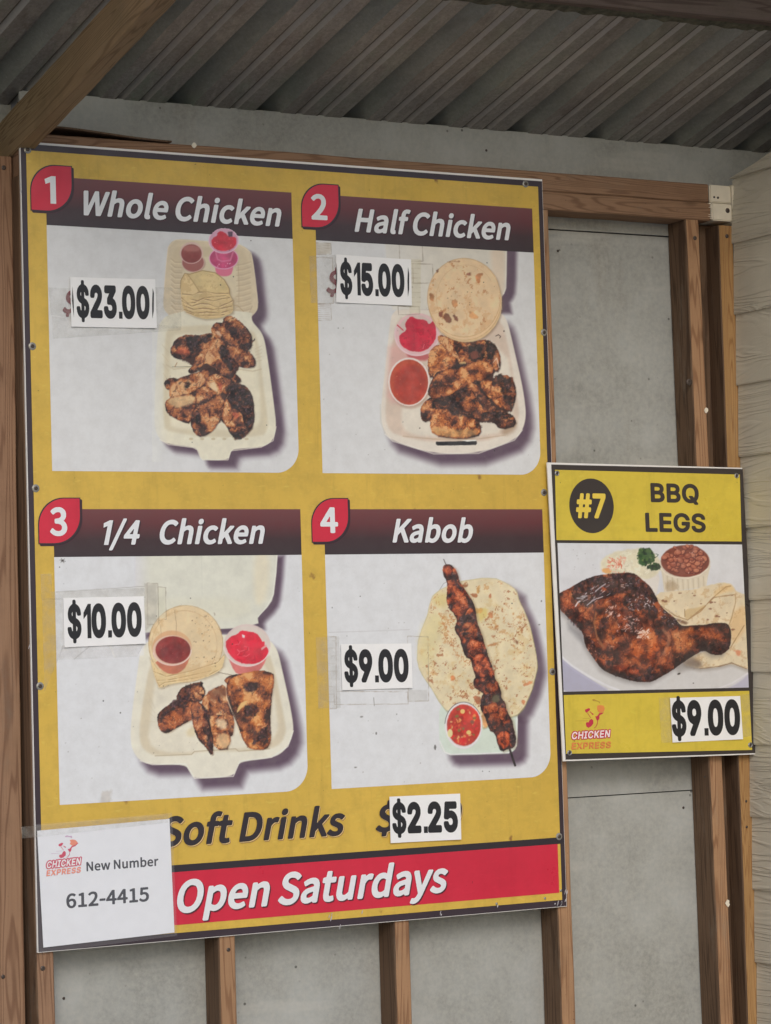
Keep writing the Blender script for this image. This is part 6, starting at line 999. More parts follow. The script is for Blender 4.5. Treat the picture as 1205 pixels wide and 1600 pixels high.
def paint5(p):
    A = lambda *v: P_(865, 845, 6.667, *v)
    B = lambda *v: P_(1010, 845, 6.667, *v)
    # backdrop, plate, table
    q = np.ones(p.X.shape, bool); k = sstep(850, 1000, p.Y)[..., None]
    p.C[:] = np.array((205, 207, 211))*(1-k)+np.array((200, 199, 204))*k
    plate = A(20,680, 60,900, 85,1150, 100,1238, 300,1380, 560,1556, 700,1620) + B(600,1620, 840,1535, 1060,1385, 1100,1300, 1100,900, 600,700) + A(200,650)
    p.fill(A(60,1180, 100,1232, 190,1312, 300,1385, 420,1458, 570,1530, 660,1562, 660,1620, 40,1620), (164, 163, 182), 1.5, sm=1); p.fill(B(800,1560, 930,1495, 1010,1440, 1080,1370, 1100,1620, 780,1620), (176, 174, 192), 2)
    p.fill(plate, (197, 196, 196), 1.2); p.line(A(80,1205, 190,1298, 300,1368, 420,1440, 570,1514, 680,1556), 3.2, (214, 214, 220), .8, 1.2); p.line(A(85,1240, 190,1330, 300,1402, 420,1475, 560,1545), 2, (176, 174, 196), .7, 1.2); p.line(B(700,1560, 900,1480, 1070,1370), 2.5, (216, 214, 222), .6, 1.2)
    # slaw cup
    p.fill(A(880,380, 1000,330, 1120,320, 1060,640, 1000,480), (212, 207, 200), 1.5, sm=1)
    p.fill(A(480,260, 500,190, 600,130, 720,95, 870,85, 1000,95, 1110,190, 1130,290, 1010,400, 900,390, 700,345, 520,345), (208, 201, 176), 2.5, 1.5, 1, var=.1)
    p.spots(A(640,100, 1050,100, 1050,380, 640,340), .54, 4, (228, 222, 204), .6, 3)
    p.fill(A(495,290, 600,285, 600,340, 520,335), (214, 158, 98), 1.5, 1, 1, .9)
    r = random.Random(4)
    for k in range(34):
        x, y = r.uniform(570, 760), r.uniform(165, 330); a = r.uniform(0, 3.1); L_ = r.uniform(20, 60)
        p.line(A(x, y, x+L_*math.cos(a)*.6, y+L_*math.sin(a)*.6, x+L_*math.cos(a+.4), y+L_*math.sin(a+.4)), 1.6, r.choice([(204, 112, 88), (216, 140, 116), (222, 170, 150), (228, 205, 190), (190, 96, 76)]), .8)
    # parsley
    p.fill(A(870,150, 900,90, 960,75, 1010,90, 1045,130, 1060,200, 1010,240, 940,265, 890,240), (52, 78, 48), 1.2, 3, 1, var=.5); p.fill(B(0,95, 40,120, 70,180, 60,230, 20,250, -20,200), (58, 84, 52), 1.2, 3, 1, var=.4); p.fill(B(30,260, 80,235, 140,245, 150,285, 90,310, 40,305), (44, 68, 44), 1.2, 2, 1, var=.4)
    for k in range(46):
        t = r.uniform(0, 6.28); q_ = math.sqrt(r.random()); x, y = 960+88*q_*math.cos(t), 172+92*q_*math.sin(t)
        p.ell(*A(x, y)[0], r.uniform(1.2, 3.), r.uniform(1, 2.4), r.choice([(42, 66, 44), (54, 84, 48), (74, 100, 58), (36, 54, 40), (100, 118, 72)]), .6, .95, rot=r.random()*3, jit=1)
    for k in range(24):
        t = r.uniform(0, 6.28); q_ = math.sqrt(r.random()); x, y = 85+75*q_*math.cos(t), 268+38*q_*math.sin(t)
        p.ell(*B(x, y)[0], r.uniform(1.2, 2.6), r.uniform(1, 2.2), r.choice([(40, 64, 42), (52, 80, 46), (34, 50, 38)]), .6, .95, rot=r.random()*3, jit=1)
    p.line(B(70,180, 110,165, 125,145, 100,135), .8, (60, 80, 60), .8)
    # bean cup
    cup = B(150,280, 165,360, 185,530, 300,520, 620,480, 640,380, 668,260)
    p.fill(cup, (206, 196, 176), 1.2, sm=0)
    for k in range(17):
        x = 190+k*27; p.line(B(x, 360+40*math.sin(k/5.4), x+8, 530), 1.4, (176, 160, 132) if k % 2 else (218, 208, 188), .55)
    p.fill(B(200,410, 330,420, 330,530, 200,530), (150, 120, 84), 3, 3, 1, .4, var=.3)
    p.ell(*B(405,225)[0], 39.5, 26.5, (204, 192, 176), 1); p.ell(*B(405,212)[0], 38, 25, (124, 68, 56), 1.2, 1., var=.2)
    r = random.Random(9)
    for k in range(95):
        t = r.uniform(0, 6.28); q_ = math.sqrt(r.random())*.93; x, y = B(405+240*q_*math.cos(t), 205+150*q_*math.sin(t)-(14 if abs(math.cos(t)*q_) < .5 else 0))[0]
        w = r.uniform(2.6, 5.4); hgt = w*r.uniform(.55, .85); rot = r.uniform(-.8, .8); cb = r.choice([(170, 104, 82), (158, 92, 72), (182, 118, 92), (148, 82, 66)])
        p.ell(x+.5, y+.8, w+.8, hgt+.8, (92, 42, 40), .8, .8, rot); p.ell(x, y, w, hgt, cb, .9, .97, rot); p.ell(x-w*.2, y-hgt*.3, w*.5, hgt*.4, (198, 136, 112), 1.2, .55, rot)
    p.specks(B(190,80, 620,80, 620,360, 190,360), 26, (226, 190, 180), .4, .9, .8, 3)
    p.line(B(150,285, 200,345, 300,382, 440,388, 560,355, 640,290), 2., (220, 210, 192), .8)
    # tortillas on the right
    back = B(90,545, 300,520, 520,500, 700,450, 800,430, 870,445, 915,480, 935,530, 1010,555, 1080,580, 1090,1340, 1030,1330, 890,1275, 760,1310, 560,1335, 380,1290, 360,1200, 640,1150, 860,1110, 880,900, 500,880, 370,895, 280,800, 130,660)
    p.shadow(back, 0, 4, 4, (130, 120, 110), .5); p.fill(back, (212, 197, 168), 1.2, 1, 1, var=.07)
    p.fill(B(720,500, 830,440, 905,470, 920,530, 800,540, 700,600), (214, 186, 138), 3, 1, 1, .8); p.fill(B(890,760, 1030,650, 1060,900, 900,1110, 870,900), (206, 172, 124), 5, 2, 1, .7)
    p.fill(B(640,1140, 760,1185, 900,1150, 1010,1000, 1080,960, 1085,1330, 900,1270, 700,1310, 600,1270), (206, 192, 164), 4, 2, 1, .9, var=.08)
    p.fill(B(400,712, 520,700, 640,660, 560,740, 430,825, 400,800), (196, 172, 130), 1.5, .5, 1, .9)
    p.line(B(920,560, 700,590, 600,690, 430,825, 300,780, 120,650), 1.6, (150, 116, 80), .7, jit=1.5); p.line(B(430,825, 560,740, 720,570, 830,480, 880,470), 1.4, (160, 124, 84), .75, jit=1.5)
    p.line(B(930,560, 930,640, 890,800, 860,880), 1.6, (166, 134, 96), .7, jit=1.5); p.line(B(1020,880, 940,1010, 880,1110), 1.6, (150, 118, 80), .7, jit=1.5); p.line(B(560,1332, 760,1308, 890,1272, 1040,1332), 2., (120, 92, 66), .7, jit=1.5)
    p.line(B(400,715, 402,790), 1.2, (140, 106, 72), .8); p.fill(B(300,800, 440,850, 410,875, 340,850), (104, 74, 54), 2, .8, 1, .8)
    p.spots(back, .6, 5, (186, 152, 108), .5, 4, .06); 
    for (x, y, a, b) in ((350,545,3,1), (500,570,2.4,1.1), (480,548,1.4,1), (205,632,2.4,1.2), (290,628,1.6,1), (170,625,1.4,.9), (680,640,3,1.8), (715,640,2.4,1.4), (665,710,2.6,1.6), (640,820,2,1.6), (735,785,2.6,2), (760,790,2,1.6), (895,572,1.6,1), (840,750,.9,.9), (905,925,3.2,1.2), (565,655,1,.7), (780,805,1.8,.8)):
        p.ell(*B(x, y)[0], a, b, (124, 80, 58), .8, .85, jit=1.4)
    p.fill(B(900,1140, 985,1135, 975,1200, 945,1195, 930,1160), (186, 116, 84), 1.5, 1.5, 1, .8, var=.3)
    p.fill(B(400,1250, 520,1220, 600,1290, 520,1330, 400,1290), (92, 70, 56), 5, 2, 1, .7)
    # shadow under the leg, crumbs
    leg = A(50,560, 95,530, 150,512, 240,455, 340,405, 440,370, 560,352, 700,340, 790,336, 850,345, 920,410, 1005,480, 1060,575) + B(125,660, 200,740, 285,795, 330,860, 380,898, 520,882, 600,885, 680,865, 800,858, 850,872, 880,945, 872,1100, 800,1180, 690,1185, 600,1130, 480,1195, 350,1285, 200,1385, 60,1462) + A(960,1468, 860,1462, 760,1440, 620,1390, 500,1330, 400,1190, 335,1090, 310,950, 240,870, 150,790, 60,700)
    p.shadow(leg, -2, 5, 6, (110, 104, 104), .55); p.fill(A(150,860, 300,960, 330,1100, 250,1020, 160,920), (96, 94, 100), 6, al=.5); p.shadow(B(300,1280, 480,1200, 560,1290, 330,1370), 0, 2, 5, (130, 124, 120), .5)
    p.meat(leg, -.10, 91, grain=6, rim=14, tint=(.97, .83, .78), contrast=.85, jit=.8, light=(1005, 1025, 36, .2))
    for (P, b, sd, g, tn) in (
        (A(60,570, 150,515, 200,560, 330,700, 320,950, 200,850, 70,700), -.12, 92, 5, (1.0, .80, .76)), (A(330,760, 420,690, 520,660, 620,640, 700,760, 640,900, 500,1100, 430,1000, 400,860), -.06, 93, 6, (1., .84, .74)),
        (A(540,680, 640,640, 760,700, 900,790, 1000,900, 900,960, 760,960, 640,880), -.1, 94, 5, (1., .82, .8)), (A(700,1160, 860,1060, 1000,1010, 1067,1060, 1067,1280, 860,1290, 720,1240), .03, 95, 11, (1.04, .84, .70)),
        (B(0,1000, 110,1010, 170,1150, 120,1290, 0,1290), .0, 96, 11, (1.03, .80, .70)), (B(250,930, 380,900, 520,890, 540,1050, 480,1150, 300,1250, 220,1240, 260,1080), .1, 97, 8, (1.0, .87, .76)),
        (B(520,890, 680,870, 850,878, 872,940, 840,1020, 700,1030, 560,1080), -.02, 98, 8, (.98, .82, .74)), (A(320,1010, 400,1120, 560,1260, 760,1290, 980,1320, 960,1400, 760,1400, 560,1330, 400,1180), .0, 99, 5, (1.0, .70, .66))):
        p.meat(P, b, sd, grain=g*.8, rim=8, tint=tn, contrast=.9, jit=.8, soft=9)
    p.line(A(440,760, 420,860, 450,1000, 520,1110), 3, (150, 100, 66), .7, 1.5, 1.5); p.line(A(430,740, 410,860, 440,1010), 1., (66, 38, 34), .7, jit=1.5)
    p.line(B(180,930, 240,1000, 230,1080, 180,1180), 5., (190, 132, 100), .55, 2, 1.5); p.line(B(250,940, 280,1080, 210,1280), 1.6, (96, 48, 40), .6, jit=2); p.line(A(640,1060, 760,1160, 980,1290), 2, (84, 42, 38), .6, 1.5, 2)
    for (P, s) in ((A(180,505, 330,412, 440,375, 560,356, 700,344, 850,352, 920,415, 1005,485, 1060,580) + B(80,640, 120,760, 40,760) + A(1000,720, 900,720, 820,740, 740,690, 700,620, 620,560, 560,590, 470,600, 400,680, 320,700, 250,640, 200,600), 1), (A(480,800, 560,780, 540,900, 500,940, 470,900), 2), (A(580,960, 660,980, 640,1040, 600,1030), 3),
                   (B(150,780, 260,770, 330,860, 280,930, 200,880, 150,870), 4), (B(80,920, 150,930, 140,980, 90,980), 5), (A(560,1240, 680,1280, 560,1310, 520,1260), 6), (A(340,960, 440,1080, 540,1240, 500,1230, 400,1120), 7), (A(980,1320, 1067,1310, 1067,1440, 960,1462, 760,1438, 620,1385, 760,1400, 960,1400), 8),
                   (B(0,1330, 100,1380, 60,1455, 0,1465), 9), (B(620,1110, 700,1060, 820,1030, 868,1050, 868,1110, 800,1175, 690,1178), 10), (A(150,800, 230,850, 300,940, 200,870), 11)):
        p.char(P, (38, 28, 34) if s != 10 else (50, 32, 34), seed=s, al=.8 if s in (1, 6, 8) else .72, jit=2.4)
    p.meat(A(260,690, 330,680, 340,740, 280,760), .1, 110, grain=3, tint=(1, .85, .8), soft=3); p.meat(A(600,560, 780,530, 700,640, 620,640), -.12, 111, grain=4, tint=(1, .78, .74), soft=4); p.meat(A(480,480, 560,470, 550,530, 490,540), -.1, 112, grain=3, tint=(1, .78, .74), soft=3)
    r = random.Random(21)
    def glint(x0, y0, x1, y1, n, lmin=6, lmax=26, ang=(-.9, -.3), c=(206, 196, 200), w=1.2):
        for _ in range(n):
            x, y = r.uniform(x0, x1), r.uniform(y0, y1); a = r.uniform(*ang); L_ = r.uniform(lmin, lmax)
            p.line(A(x, y, x+L_*math.cos(a)*.5+r.uniform(-3, 3), y+L_*math.sin(a)*.5, x+L_*math.cos(a), y+L_*math.sin(a)), w*r.uniform(.5, 1.1), c, r.uniform(.35, .9), .6, 1)
    glint(240, 480, 560, 660, 22, 12, 60); glint(700, 440, 800, 490, 8, 8, 30, (-.3, .5)); glint(760, 560, 1060, 720, 34, 5, 22, (-1.5, 1.2)); glint(540, 680, 700, 800, 34, 6, 26, (-1.6, -.5), (214, 180, 170)); glint(640, 780, 880, 950, 46, 6, 24, (-1.2, .9), (214, 184, 180), 1.)
    glint(860, 930, 1000, 1020, 44, 6, 22, (-1, 1), (228, 206, 194), 1.3); glint(440, 375, 900, 440, 22, 4, 16, (-1, 1), (150, 140, 150), .9); glint(560, 1060, 660, 1110, 6, 5, 12, (-1, 1), (210, 170, 150)); glint(340, 1020, 480, 1180, 12, 6, 20, (.5, 1.2), (200, 140, 120))
    glint(1090, 700, 1320, 900, 26, 5, 18, (-1, 1), (170, 160, 168), .9); glint(240, 570, 330, 600, 5, 40, 70, (-.1, .2), (190, 188, 196), 2.4); glint(880, 920, 1000, 1000, 10, 14, 30, (-.9, -.2), (226, 206, 196), 1.6)
    p.line(A(230,680, 255,640, 275,630), 2.2, (214, 204, 206), .9); p.line(A(350,670, 400,630, 450,600), 1.6, (196, 188, 196), .8); p.line(A(440,525, 480,490, 540,450), 1.8, (190, 186, 196), .8)
    p.ell(*B(340,1385)[0], 2.6, 1.4, (46, 38, 38), .6, rot=-.4); p.ell(*B(490,1483)[0], 1., .8, (70, 60, 60)); p.specks(A(90,60, 450,60, 450,300, 90,300), 10, (140, 138, 140), .3, .8, .6, 2)

# ================================================================ the menu board
BW, BZ = 1.2192, -1.6037
M_white = plain('white_board_edge', lin(214, 212, 208), .45, var=.04)
M_frame = vinyl('dark_ink', lin(54, 43, 50), .12, .34, scratch=.5, fleck=lin(96, 84, 88))
M_yel = vinyl('yellow_ink', lin(202, 168, 72), .6, .36)
M_pan = vinyl('pale_ink', lin(205, 205, 208), .12, .36, fleck=lin(150, 145, 140))
M_red = vinyl('red_ink', lin(196, 38, 62), .25, .34, fleck=lin(120, 30, 50))
M_txtw = plain('white_ink', lin(210, 212, 215), .38, var=.03)
M_txtk = plain('black_ink', lin(44, 38, 44), .36, var=.05)
M_shad = plain('shadow_ink', lin(48, 30, 38), .38, var=.03)
M_shad2 = plain('soft_shadow_ink', lin(70, 40, 48), .38, var=.03)
M_rshad = plain('red_shadow_ink', lin(120, 30, 46), .38, var=.03)
M_glow = plain('glow_ink', lin(150, 112, 72), .38, var=.03)
M_glow2 = plain('pale_glow_ink', lin(214, 186, 128), .38, var=.03)
M_mar = plain('old_price_ink', lin(112, 52, 62), .38, var=.06)
def header_ink():
    m, t, b = newmat('header_ink')
    tc = nn(t, 'ShaderNodeTexCoord'); sx = nn(t, 'ShaderNodeSeparateXYZ'); t.links.new(tc.outputs['Generated'], sx.inputs[0])
    c = ramp(t, sx.outputs[2], [(0., lin(54, 44, 48)), (.35, lin(60, 42, 46)), (.7, lin(94, 48, 52)), (1., lin(106, 60, 62))])
    v = coords(t, rnd=False); c = mix(t, ramp(t, noise(t, v, 26, 6, .7), [(.45, 0.), (.8, .2)]), c, (.1, .08, .08))
    t.links.new(c, b.inputs['Base Color']); b.inputs['Roughness'].default_value = .34; bump(t, b, noise(t, v, 5, 3), .25, .004); return m
M_hdr = header_ink()
board = empty('menu_board', (BW/2, .003, BZ), 'large yellow four-item chicken menu board with a red Open Saturdays strip', 'menu board')
box('backing_board', (0, .0, BZ), (BW, .0058, 0), M_white, board)
def rect(x0, x1, z0, z1): return [(x0, z0), (x1, z0), (x1, z1), (x0, z1)]
bl, br_, = .0, 0.
def frame_sheet():
    # a hair smaller than the sheet: the white core shows along the top and left edge
    return sheet('printed_frame', [rect(.0015, BW-.0008, BZ+.001, -.0045)], -.0003, M_frame, board, 'dark aubergine printed border')
frame_sheet()
# yellow field and red strip follow measured corners
yx0, yx1, yz0, yz1 = .0127, 1.2075, -.0173, -1.5887
sheet('yellow_field', [rect(yx0, yx1, yz1, yz0)], -.0006, M_yel, board)
e1 = at(880, 1310, 0).z; e2 = at(878, 1316, 0).z; e3 = at(877, 1396, 0).z
sheet('divider_stripe', [rect(.0125, BW-.0016, e2-.003, e1+.003)], -.0009, M_txtk, board)
sheet('red_strip', [rect(.0127, at(872, 1350).x, e3+.002, e2-.003)], -.0012, M_red, board, 'red strip along the bottom')
PA, PB, PC, PD = .0523, .5981, .6527, 1.1899
rowz = ((-.0673, -.1655, -.6584), (-.7343, -.8296, -1.3189))
def badge(px0, top, pxr, bot, digit, dx):
    """px0,top..pxr,bot: pixel box; sharp corners at top right and bottom left"""
    a = at(px0, bot); c = at(pxr, top); x0, z0, x1, z1 = a.x, a.z, c.x, c.z; w = x1-x0; h = z1-z0
    def shape(g, ox=0, oz=0):
        X0, X1, Z0_, Z1 = x0-g+ox, x1+g+ox, z0-g+oz, z1+g+oz; L = []
        r1 = .62*min(w, h)
        L += [(X0+r1*(1-math.sin(t)), Z1-r1*(1-math.cos(t))) for t in np.linspace(math.pi/2, 0, 12)]
        L += [(X1, Z1)]
        L += [(X1-r1*(1-math.cos(t)), Z0_+r1*(1-math.sin(t))) for t in np.linspace(0, math.pi/2, 12)]
        L += [(X0, Z0_)]
        return L[::-1]
    b = None
    for q, (o, m) in enumerate(((.0042, M_shad2), (.003, M_shad))):
        s_ = sheet('badge_shadow', [shape(.0008, o, -o)], -.0014-.00015*q, m, board)
    b = sheet('badge', [shape(.0012)], -.0018, M_frame, board, 'leaf shaped number badge')
    sheet('badge_fill', [shape(-.0008)], -.0021, M_red, b)
    return b
def lettering(*a, **k): return text_px(*a, **k)
panels = []
for (nm, x0, x1, (zt_, zh, zb), fn, lab) in (('1', PA, PB, rowz[0], paint1, 'whole chicken in a cream clamshell with tortillas'), ('2', PC, PD, rowz[0], paint2, 'half chicken in a tray with a big tortilla and red sauces'),
                                             ('3', PA, PB, rowz[1], paint3, 'quarter chicken in a tray with folded tortillas'), ('4', PC, PD, rowz[1], paint4, 'meat skewer on flat bread with salsa')):
    bgc = (204, 205, 206) if zt_ > -.5 else (208, 210, 213)
    pn = picture('menu_picture', x0, x1, zb, zh+.001, -.0009, fn, board, corner=.052, label='printed photo: '+lab, bgc=bgc)
    hb = sheet('header_bar', [rect(x0, x1, zh, zt_)], -.0012, M_hdr, board)
    panels.append(pn)
picture('menu_picture', at(325, 365, -.0014).x, at(374, 365, -.0014).x, rowz[0][1]-.0005, at(350, 354, -.0014).z, -.0014, cup_over, board, label='printed pink cup overlapping the title bar', keep=lambda X, Y: ((X-349.6)/22.6)**2+((Y-376.2)/19.3)**2 < 1)
SH = ((M_shad2, 1.9), (M_shad, 1.1))
badge(48.3, 260.5, 111.3, 328.3, '1', 0); badge(471.5, 289.5, 528, 354.5, '2', 0); badge(60.6, 778.5, 124.3, 849.5, '3', 0); badge(487.5, 779, 543, 847.2, '4', 0)
ty = -.0025
text_px('badge_number', 'menu', '1', (70.5, 317.5), (88, 318.5), 274.5, ty, M_txtw, board)
text_px('badge_number', 'menu', '2', (487, 343), (512, 344.3), 303, ty, M_txtw, board)
text_px('badge_number', 'menu', '3', (78.5, 837.3), (105.5, 837), 793, ty, M_txtw, board)
text_px('badge_number', 'menu', '4', (501, 833), (528.8, 833), 792.5, ty, M_txtw, board)
text_px('lettering', 'menu', 'Whole Chicken', (123.4, 335.8), (441.9, 354.6), 297, ty, M_txtw, board, shear=.235, space=-.03, label='white title Whole Chicken', shadow=SH)
text_px('lettering', 'menu', 'Half Chicken', (554, 362), (799.8, 376), 325.5, ty, M_txtw, board, shear=.235, space=-.03, label='white title Half Chicken', shadow=SH)
text_px('lettering', 'menu', '1/4', (155.6, 851.6), (221.7, 851), 813, ty, M_txtw, board, shear=.235, label='white title 1/4 Chicken', shadow=SH)
text_px('lettering', 'menu', 'Chicken', (246.5, 850.6), (416, 849.8), 812.5, ty, M_txtw, board, shear=.235, space=-.03, label='white title 1/4 Chicken', shadow=SH)
text_px('lettering', 'menu', 'Kabob', (613.3, 847.8), (741.8, 847.8), 810.5, ty, M_txtw, board, shear=.235, space=-.03, label='white title Kabob', shadow=SH)
G2 = ((M_glow, 1.6), (M_glow2, .8))
text_px('lettering', 'menu', 'Soft Drinks', (249, 1324), (541.3, 1305), 1277, ty, M_txtk, board, shear=.235, space=-.03, label='black lettering Soft Drinks', shadow=G2)
text_px('lettering', 'menu', '$2.00' if False else '$200', (586, 1301), (724, 1293), 1257, ty, M_txtk, board, shear=.235, label='black old price mostly hidden under a card', shadow=G2)
text_px('lettering', 'menu', 'Open Saturdays', (272.6, 1427.5), (702.4, 1393.7), 1376, ty, M_txtw, board, shear=.235, space=-.03, label='white lettering Open Saturdays', shadow=((M_rshad, 1.8), (M_shad, 1.)))
text_px('old_price', 'menu', '$', (97, 489), (121, 490), 452, ty, M_mar, board, shear=.235, label='maroon old price peeking out left of the card')
text_px('old_price', 'menu', '$', (509, 458), (535, 459), 421, ty, M_mar, board, shear=.235, label='maroon old price peeking out left of the card')
text_px('old_price', 'menu', '0', (216, 497), (244.5, 499), 455, ty, M_mar, board, label='sliver of old price right of the card')
# washer-headed screws round the rim
M_wash = plain('clear_washer', (.30, .29, .26), .25, .3, vscale=200)
def wscrew(px, py, parent, y=-.0026, r=.0085):
    p = at(px, py, 0)
    s_ = screw(p.x, p.z, y+.0022, r, M_wash, parent, 'washer')
    q = screw(p.x, p.z, y+.0006, r*.5, M_nail, s_, 'screw')
    return s_
for (x, y) in ((43, 234), (50.5, 541), (55.8, 763), (62.5, 1072), (821, 287.5), (849.8, 519.5), (849.8, 769.5), (863, 1049.5), (873.4, 1307)):
    wscrew(x, y, board, r=.0082)
for (x, y) in ((851, 1403.5), (876, 1391.5), (775.5, 1412)): p = at(x, y); screw(p.x, p.z, -.0014, .0028, M_zinc, board)
# scuffs where the vinyl lifted along the lower edge
M_scuff = plain('bare_scuff', lin(170, 168, 172), .5, var=.2)
rs = random.Random(5)
for (x, y, a, b, n) in ((516, 1432, 5, 14, 3), (688, 1429, 1, 9, 2), (884, 1400, 3, 18, 5), (872, 1412, 10, 3, 4), (529, 1448, 4, 2, 1), (776, 1415, 2, 6, 1), (560, 1424, 9, 3, 1), (40, 700, 1, 8, 0), (32.5, 300, 1.2, 3, 1), (45, 1010, 1, 6, 1)):
    for k in range(n):
        p = at(x+rs.uniform(-a, a)*.6, y+rs.uniform(-b, b)*.4); w, h = .0016*rs.uniform(.5, 1.3), .0022*rs.uniform(.6, 3)
        sheet('scuff', [[(p.x+w*math.cos(t)*rs.uniform(.6, 1)+.3*h*math.sin(t), p.z+h*math.sin(t)) for t in np.linspace(0, 5.7, 7)]], -.0027, M_scuff, board)

# ================================================================ price cards taped on
def tape_mat():
    m, t, b = newmat('clear_tape'); v = coords(t)
    b.inputs['Base Color'].default_value = (.62, .6, .54, 1); b.inputs['Roughness'].default_value = .22
    t.links.new(ramp(t, noise(t, v, 40, 5, .7), [(.35, .05), (.8, .32)]), b.inputs['Alpha'])
    bump(t, b, noise(t, v, 30, 4), .6, .002); return m
M_tape = tape_mat()
M_tape2, t_, b_ = newmat('clear_laminate'); b_.inputs['Base Color'].default_value = (.7, .7, .72, 1); b_.inputs['Roughness'].default_value = .12
b_.inputs['Alpha'].default_value = .1; bump(t_, b_, noise(t_, coords(t_), 9, 3), .5, .006)
M_paper = plain('card_paper', lin(222, 223, 232), .5, var=.02)
M_pink = plain('price_ink', lin(30, 30, 34), .45, var=.05)
def card(label, corners, txt, bl_, br2, top, extra=None, Y=-.003, group='white price cards taped to the signs', tapes=()):
    cs = [at(x, y, Y) for x, y in corners]
    cx = sum(c.x for c in cs)/4; cz = min(c.z for c in cs)
    root = empty('price_card', (cx, Y, cz), label, 'price card', group)
    # slightly bowed paper
    N = 16; V = []; F = []; bow = lambda k: .0006 + .0028*abs(k-.45)**2*4
    for i in range(N+1):
        k = i/N; a = cs[0].lerp(cs[1], k); b = cs[3].lerp(cs[2], k); d = bow(k)
        V += [(a.x, a.y-d, a.z), (b.x, b.y-d, b.z), (a.x, a.y-d+.0005, a.z), (b.x, b.y-d+.0005, b.z)]
    for i in range(N):
        a = i*4; F += [(a, a+1, a+5, a+4), (a+2, a+6, a+7, a+3), (a, a+4, a+6, a+2), (a+1, a+3, a+7, a+5)]
    F += [(0, 2, 3, 1), (N*4, N*4+1, N*4+3, N*4+2)]
    mesh('card', V, F, M_paper, root)
    o = text_px('price_lettering', 'price', txt, bl_, br2, top, Y-.0005, M_pink, root, space=-.06)
    for v in o.data.vertices: v.co.y -= bow((v.co.x-cs[0].x)/(cs[1].x-cs[0].x))
    for e in extra or ():
        p = [at(x, y, Y-.0021) for x, y in e]; o = sheet('old_digit_edge', [[(q.x, q.z) for q in p]], Y-.0005, M_pink, root)
        for v in o.data.vertices: v.co.y -= bow((v.co.x-cs[0].x)/(cs[1].x-cs[0].x))
    for q in tapes:
        p = [at(x, y, Y-.001) for x, y in q]
        plate('tape', [(v.x, Y+.0006, v.z) for v in p], .0002, M_tape, root)
    return root
card('white $23.00 price card on the Whole Chicken picture', ((109, 433), (241.4, 436.6), (244.3, 513), (111, 510.5)), '$23.00', (119.6, 496.5), (233.5, 499), 444.5,
     [((113, 447), (115, 470), (115.5, 497), (112.5, 470)), ((238.2, 450), (240, 458), (239.8, 486), (237.8, 498), (237.2, 475))], tapes=[((76, 449), (109, 450), (111, 497), (80, 492)), ((242, 448), (283, 450), (284, 513), (244, 513)), ((82, 494), (284, 510), (283, 516), (83, 529))])
card('white $15.00 price card on the Half Chicken picture', ((524.5, 397.7), (641.2, 405.7), (642.3, 477.8), (524.5, 472.6)), '$15.00', (531.5, 460.5), (631.8, 464.5), 409,
     [((637, 417), (638.8, 428), (638.8, 452), (637, 464), (636.2, 440)), ((525.5, 410), (526.6, 425), (526.5, 440), (525, 455))], tapes=[((484, 400), (524, 398), (524, 473), (486, 473))])
card('white $10.00 price card on the 1/4 Chicken picture', ((98.3, 934.3), (223.8, 931.6), (226.6, 1005.7), (100.2, 1011.6)), '$10.00', (105.5, 998.5), (221.1, 994.3), 944.5,
     tapes=[((64, 925), (226, 918), (228, 934), (66, 938)), ((66, 935), (98, 934), (100, 1011), (70, 1080)), ((98, 1008), (227, 1004), (215, 1026), (92, 1031)), ((64, 897), (81, 896), (82, 925), (65, 926))])
card('white $9.00 price card on the Kabob picture', ((531.9, 1006.4), (641.5, 1005.5), (643.6, 1074.8), (534, 1078.5)), '$9.00', (537.8, 1067), (638.2, 1065.4), 1015,
     tapes=[((494, 996), (530, 994), (533, 1106), (498, 1107))])
card('white $2.25 price card beside the Soft Drinks lettering', ((607.7, 1244.8), (717.7, 1239.9), (719.6, 1311.6), (609.6, 1317.3)), '$2.25', (612.7, 1303), (715, 1300), 1254)

# ================================================================ laminated notice with the telephone number
def notice():
    Y = -.0042
    cs = [at(x, y, Y) for x, y in ((58, 1298), (264.8, 1279.3), (272.6, 1457), (67.8, 1480.5))]
    root = empty('notice', (sum(c.x for c in cs)/4, Y, cs[3].z), 'laminated white New Number notice at the lower left of the menu board', 'notice')
    plate('paper', [(c.x, Y, c.z) for c in cs], .0006, plain('notice_paper', lin(214, 216, 236), .5, var=.02), root)
    lam = [at(x, y, Y) for x, y in ((54, 1288), (268, 1270), (276, 1462), (60, 1489.5))]
    o = plate('laminate', [(c.x, Y-.002, c.z) for c in lam], .0004, M_tape2, root, 'clear plastic cover')
    tp = [at(x, y, Y) for x, y in ((32, 1292), (262, 1272), (262, 1285), (34, 1310))]
    plate('tape', [(c.x, Y-.0026, c.z) for c in tp], .0002, M_tape, root)
    y = Y-.0008
    M_ink = plain('notice_ink', lin(46, 48, 58), .45, var=.05)
    text_px('notice_lettering', 'note', 'New Number', (135.3, 1361.5), (247.8, 1352.8), 1346.9, y, M_ink, root, space=-.02)
    text_px('notice_lettering', 'note', '612-4415', (104, 1419.5), (233.2, 1408), 1396.8, y, M_ink, root, space=-.02)
    logo(root, y, (60, 1300, 12.05), white=True)
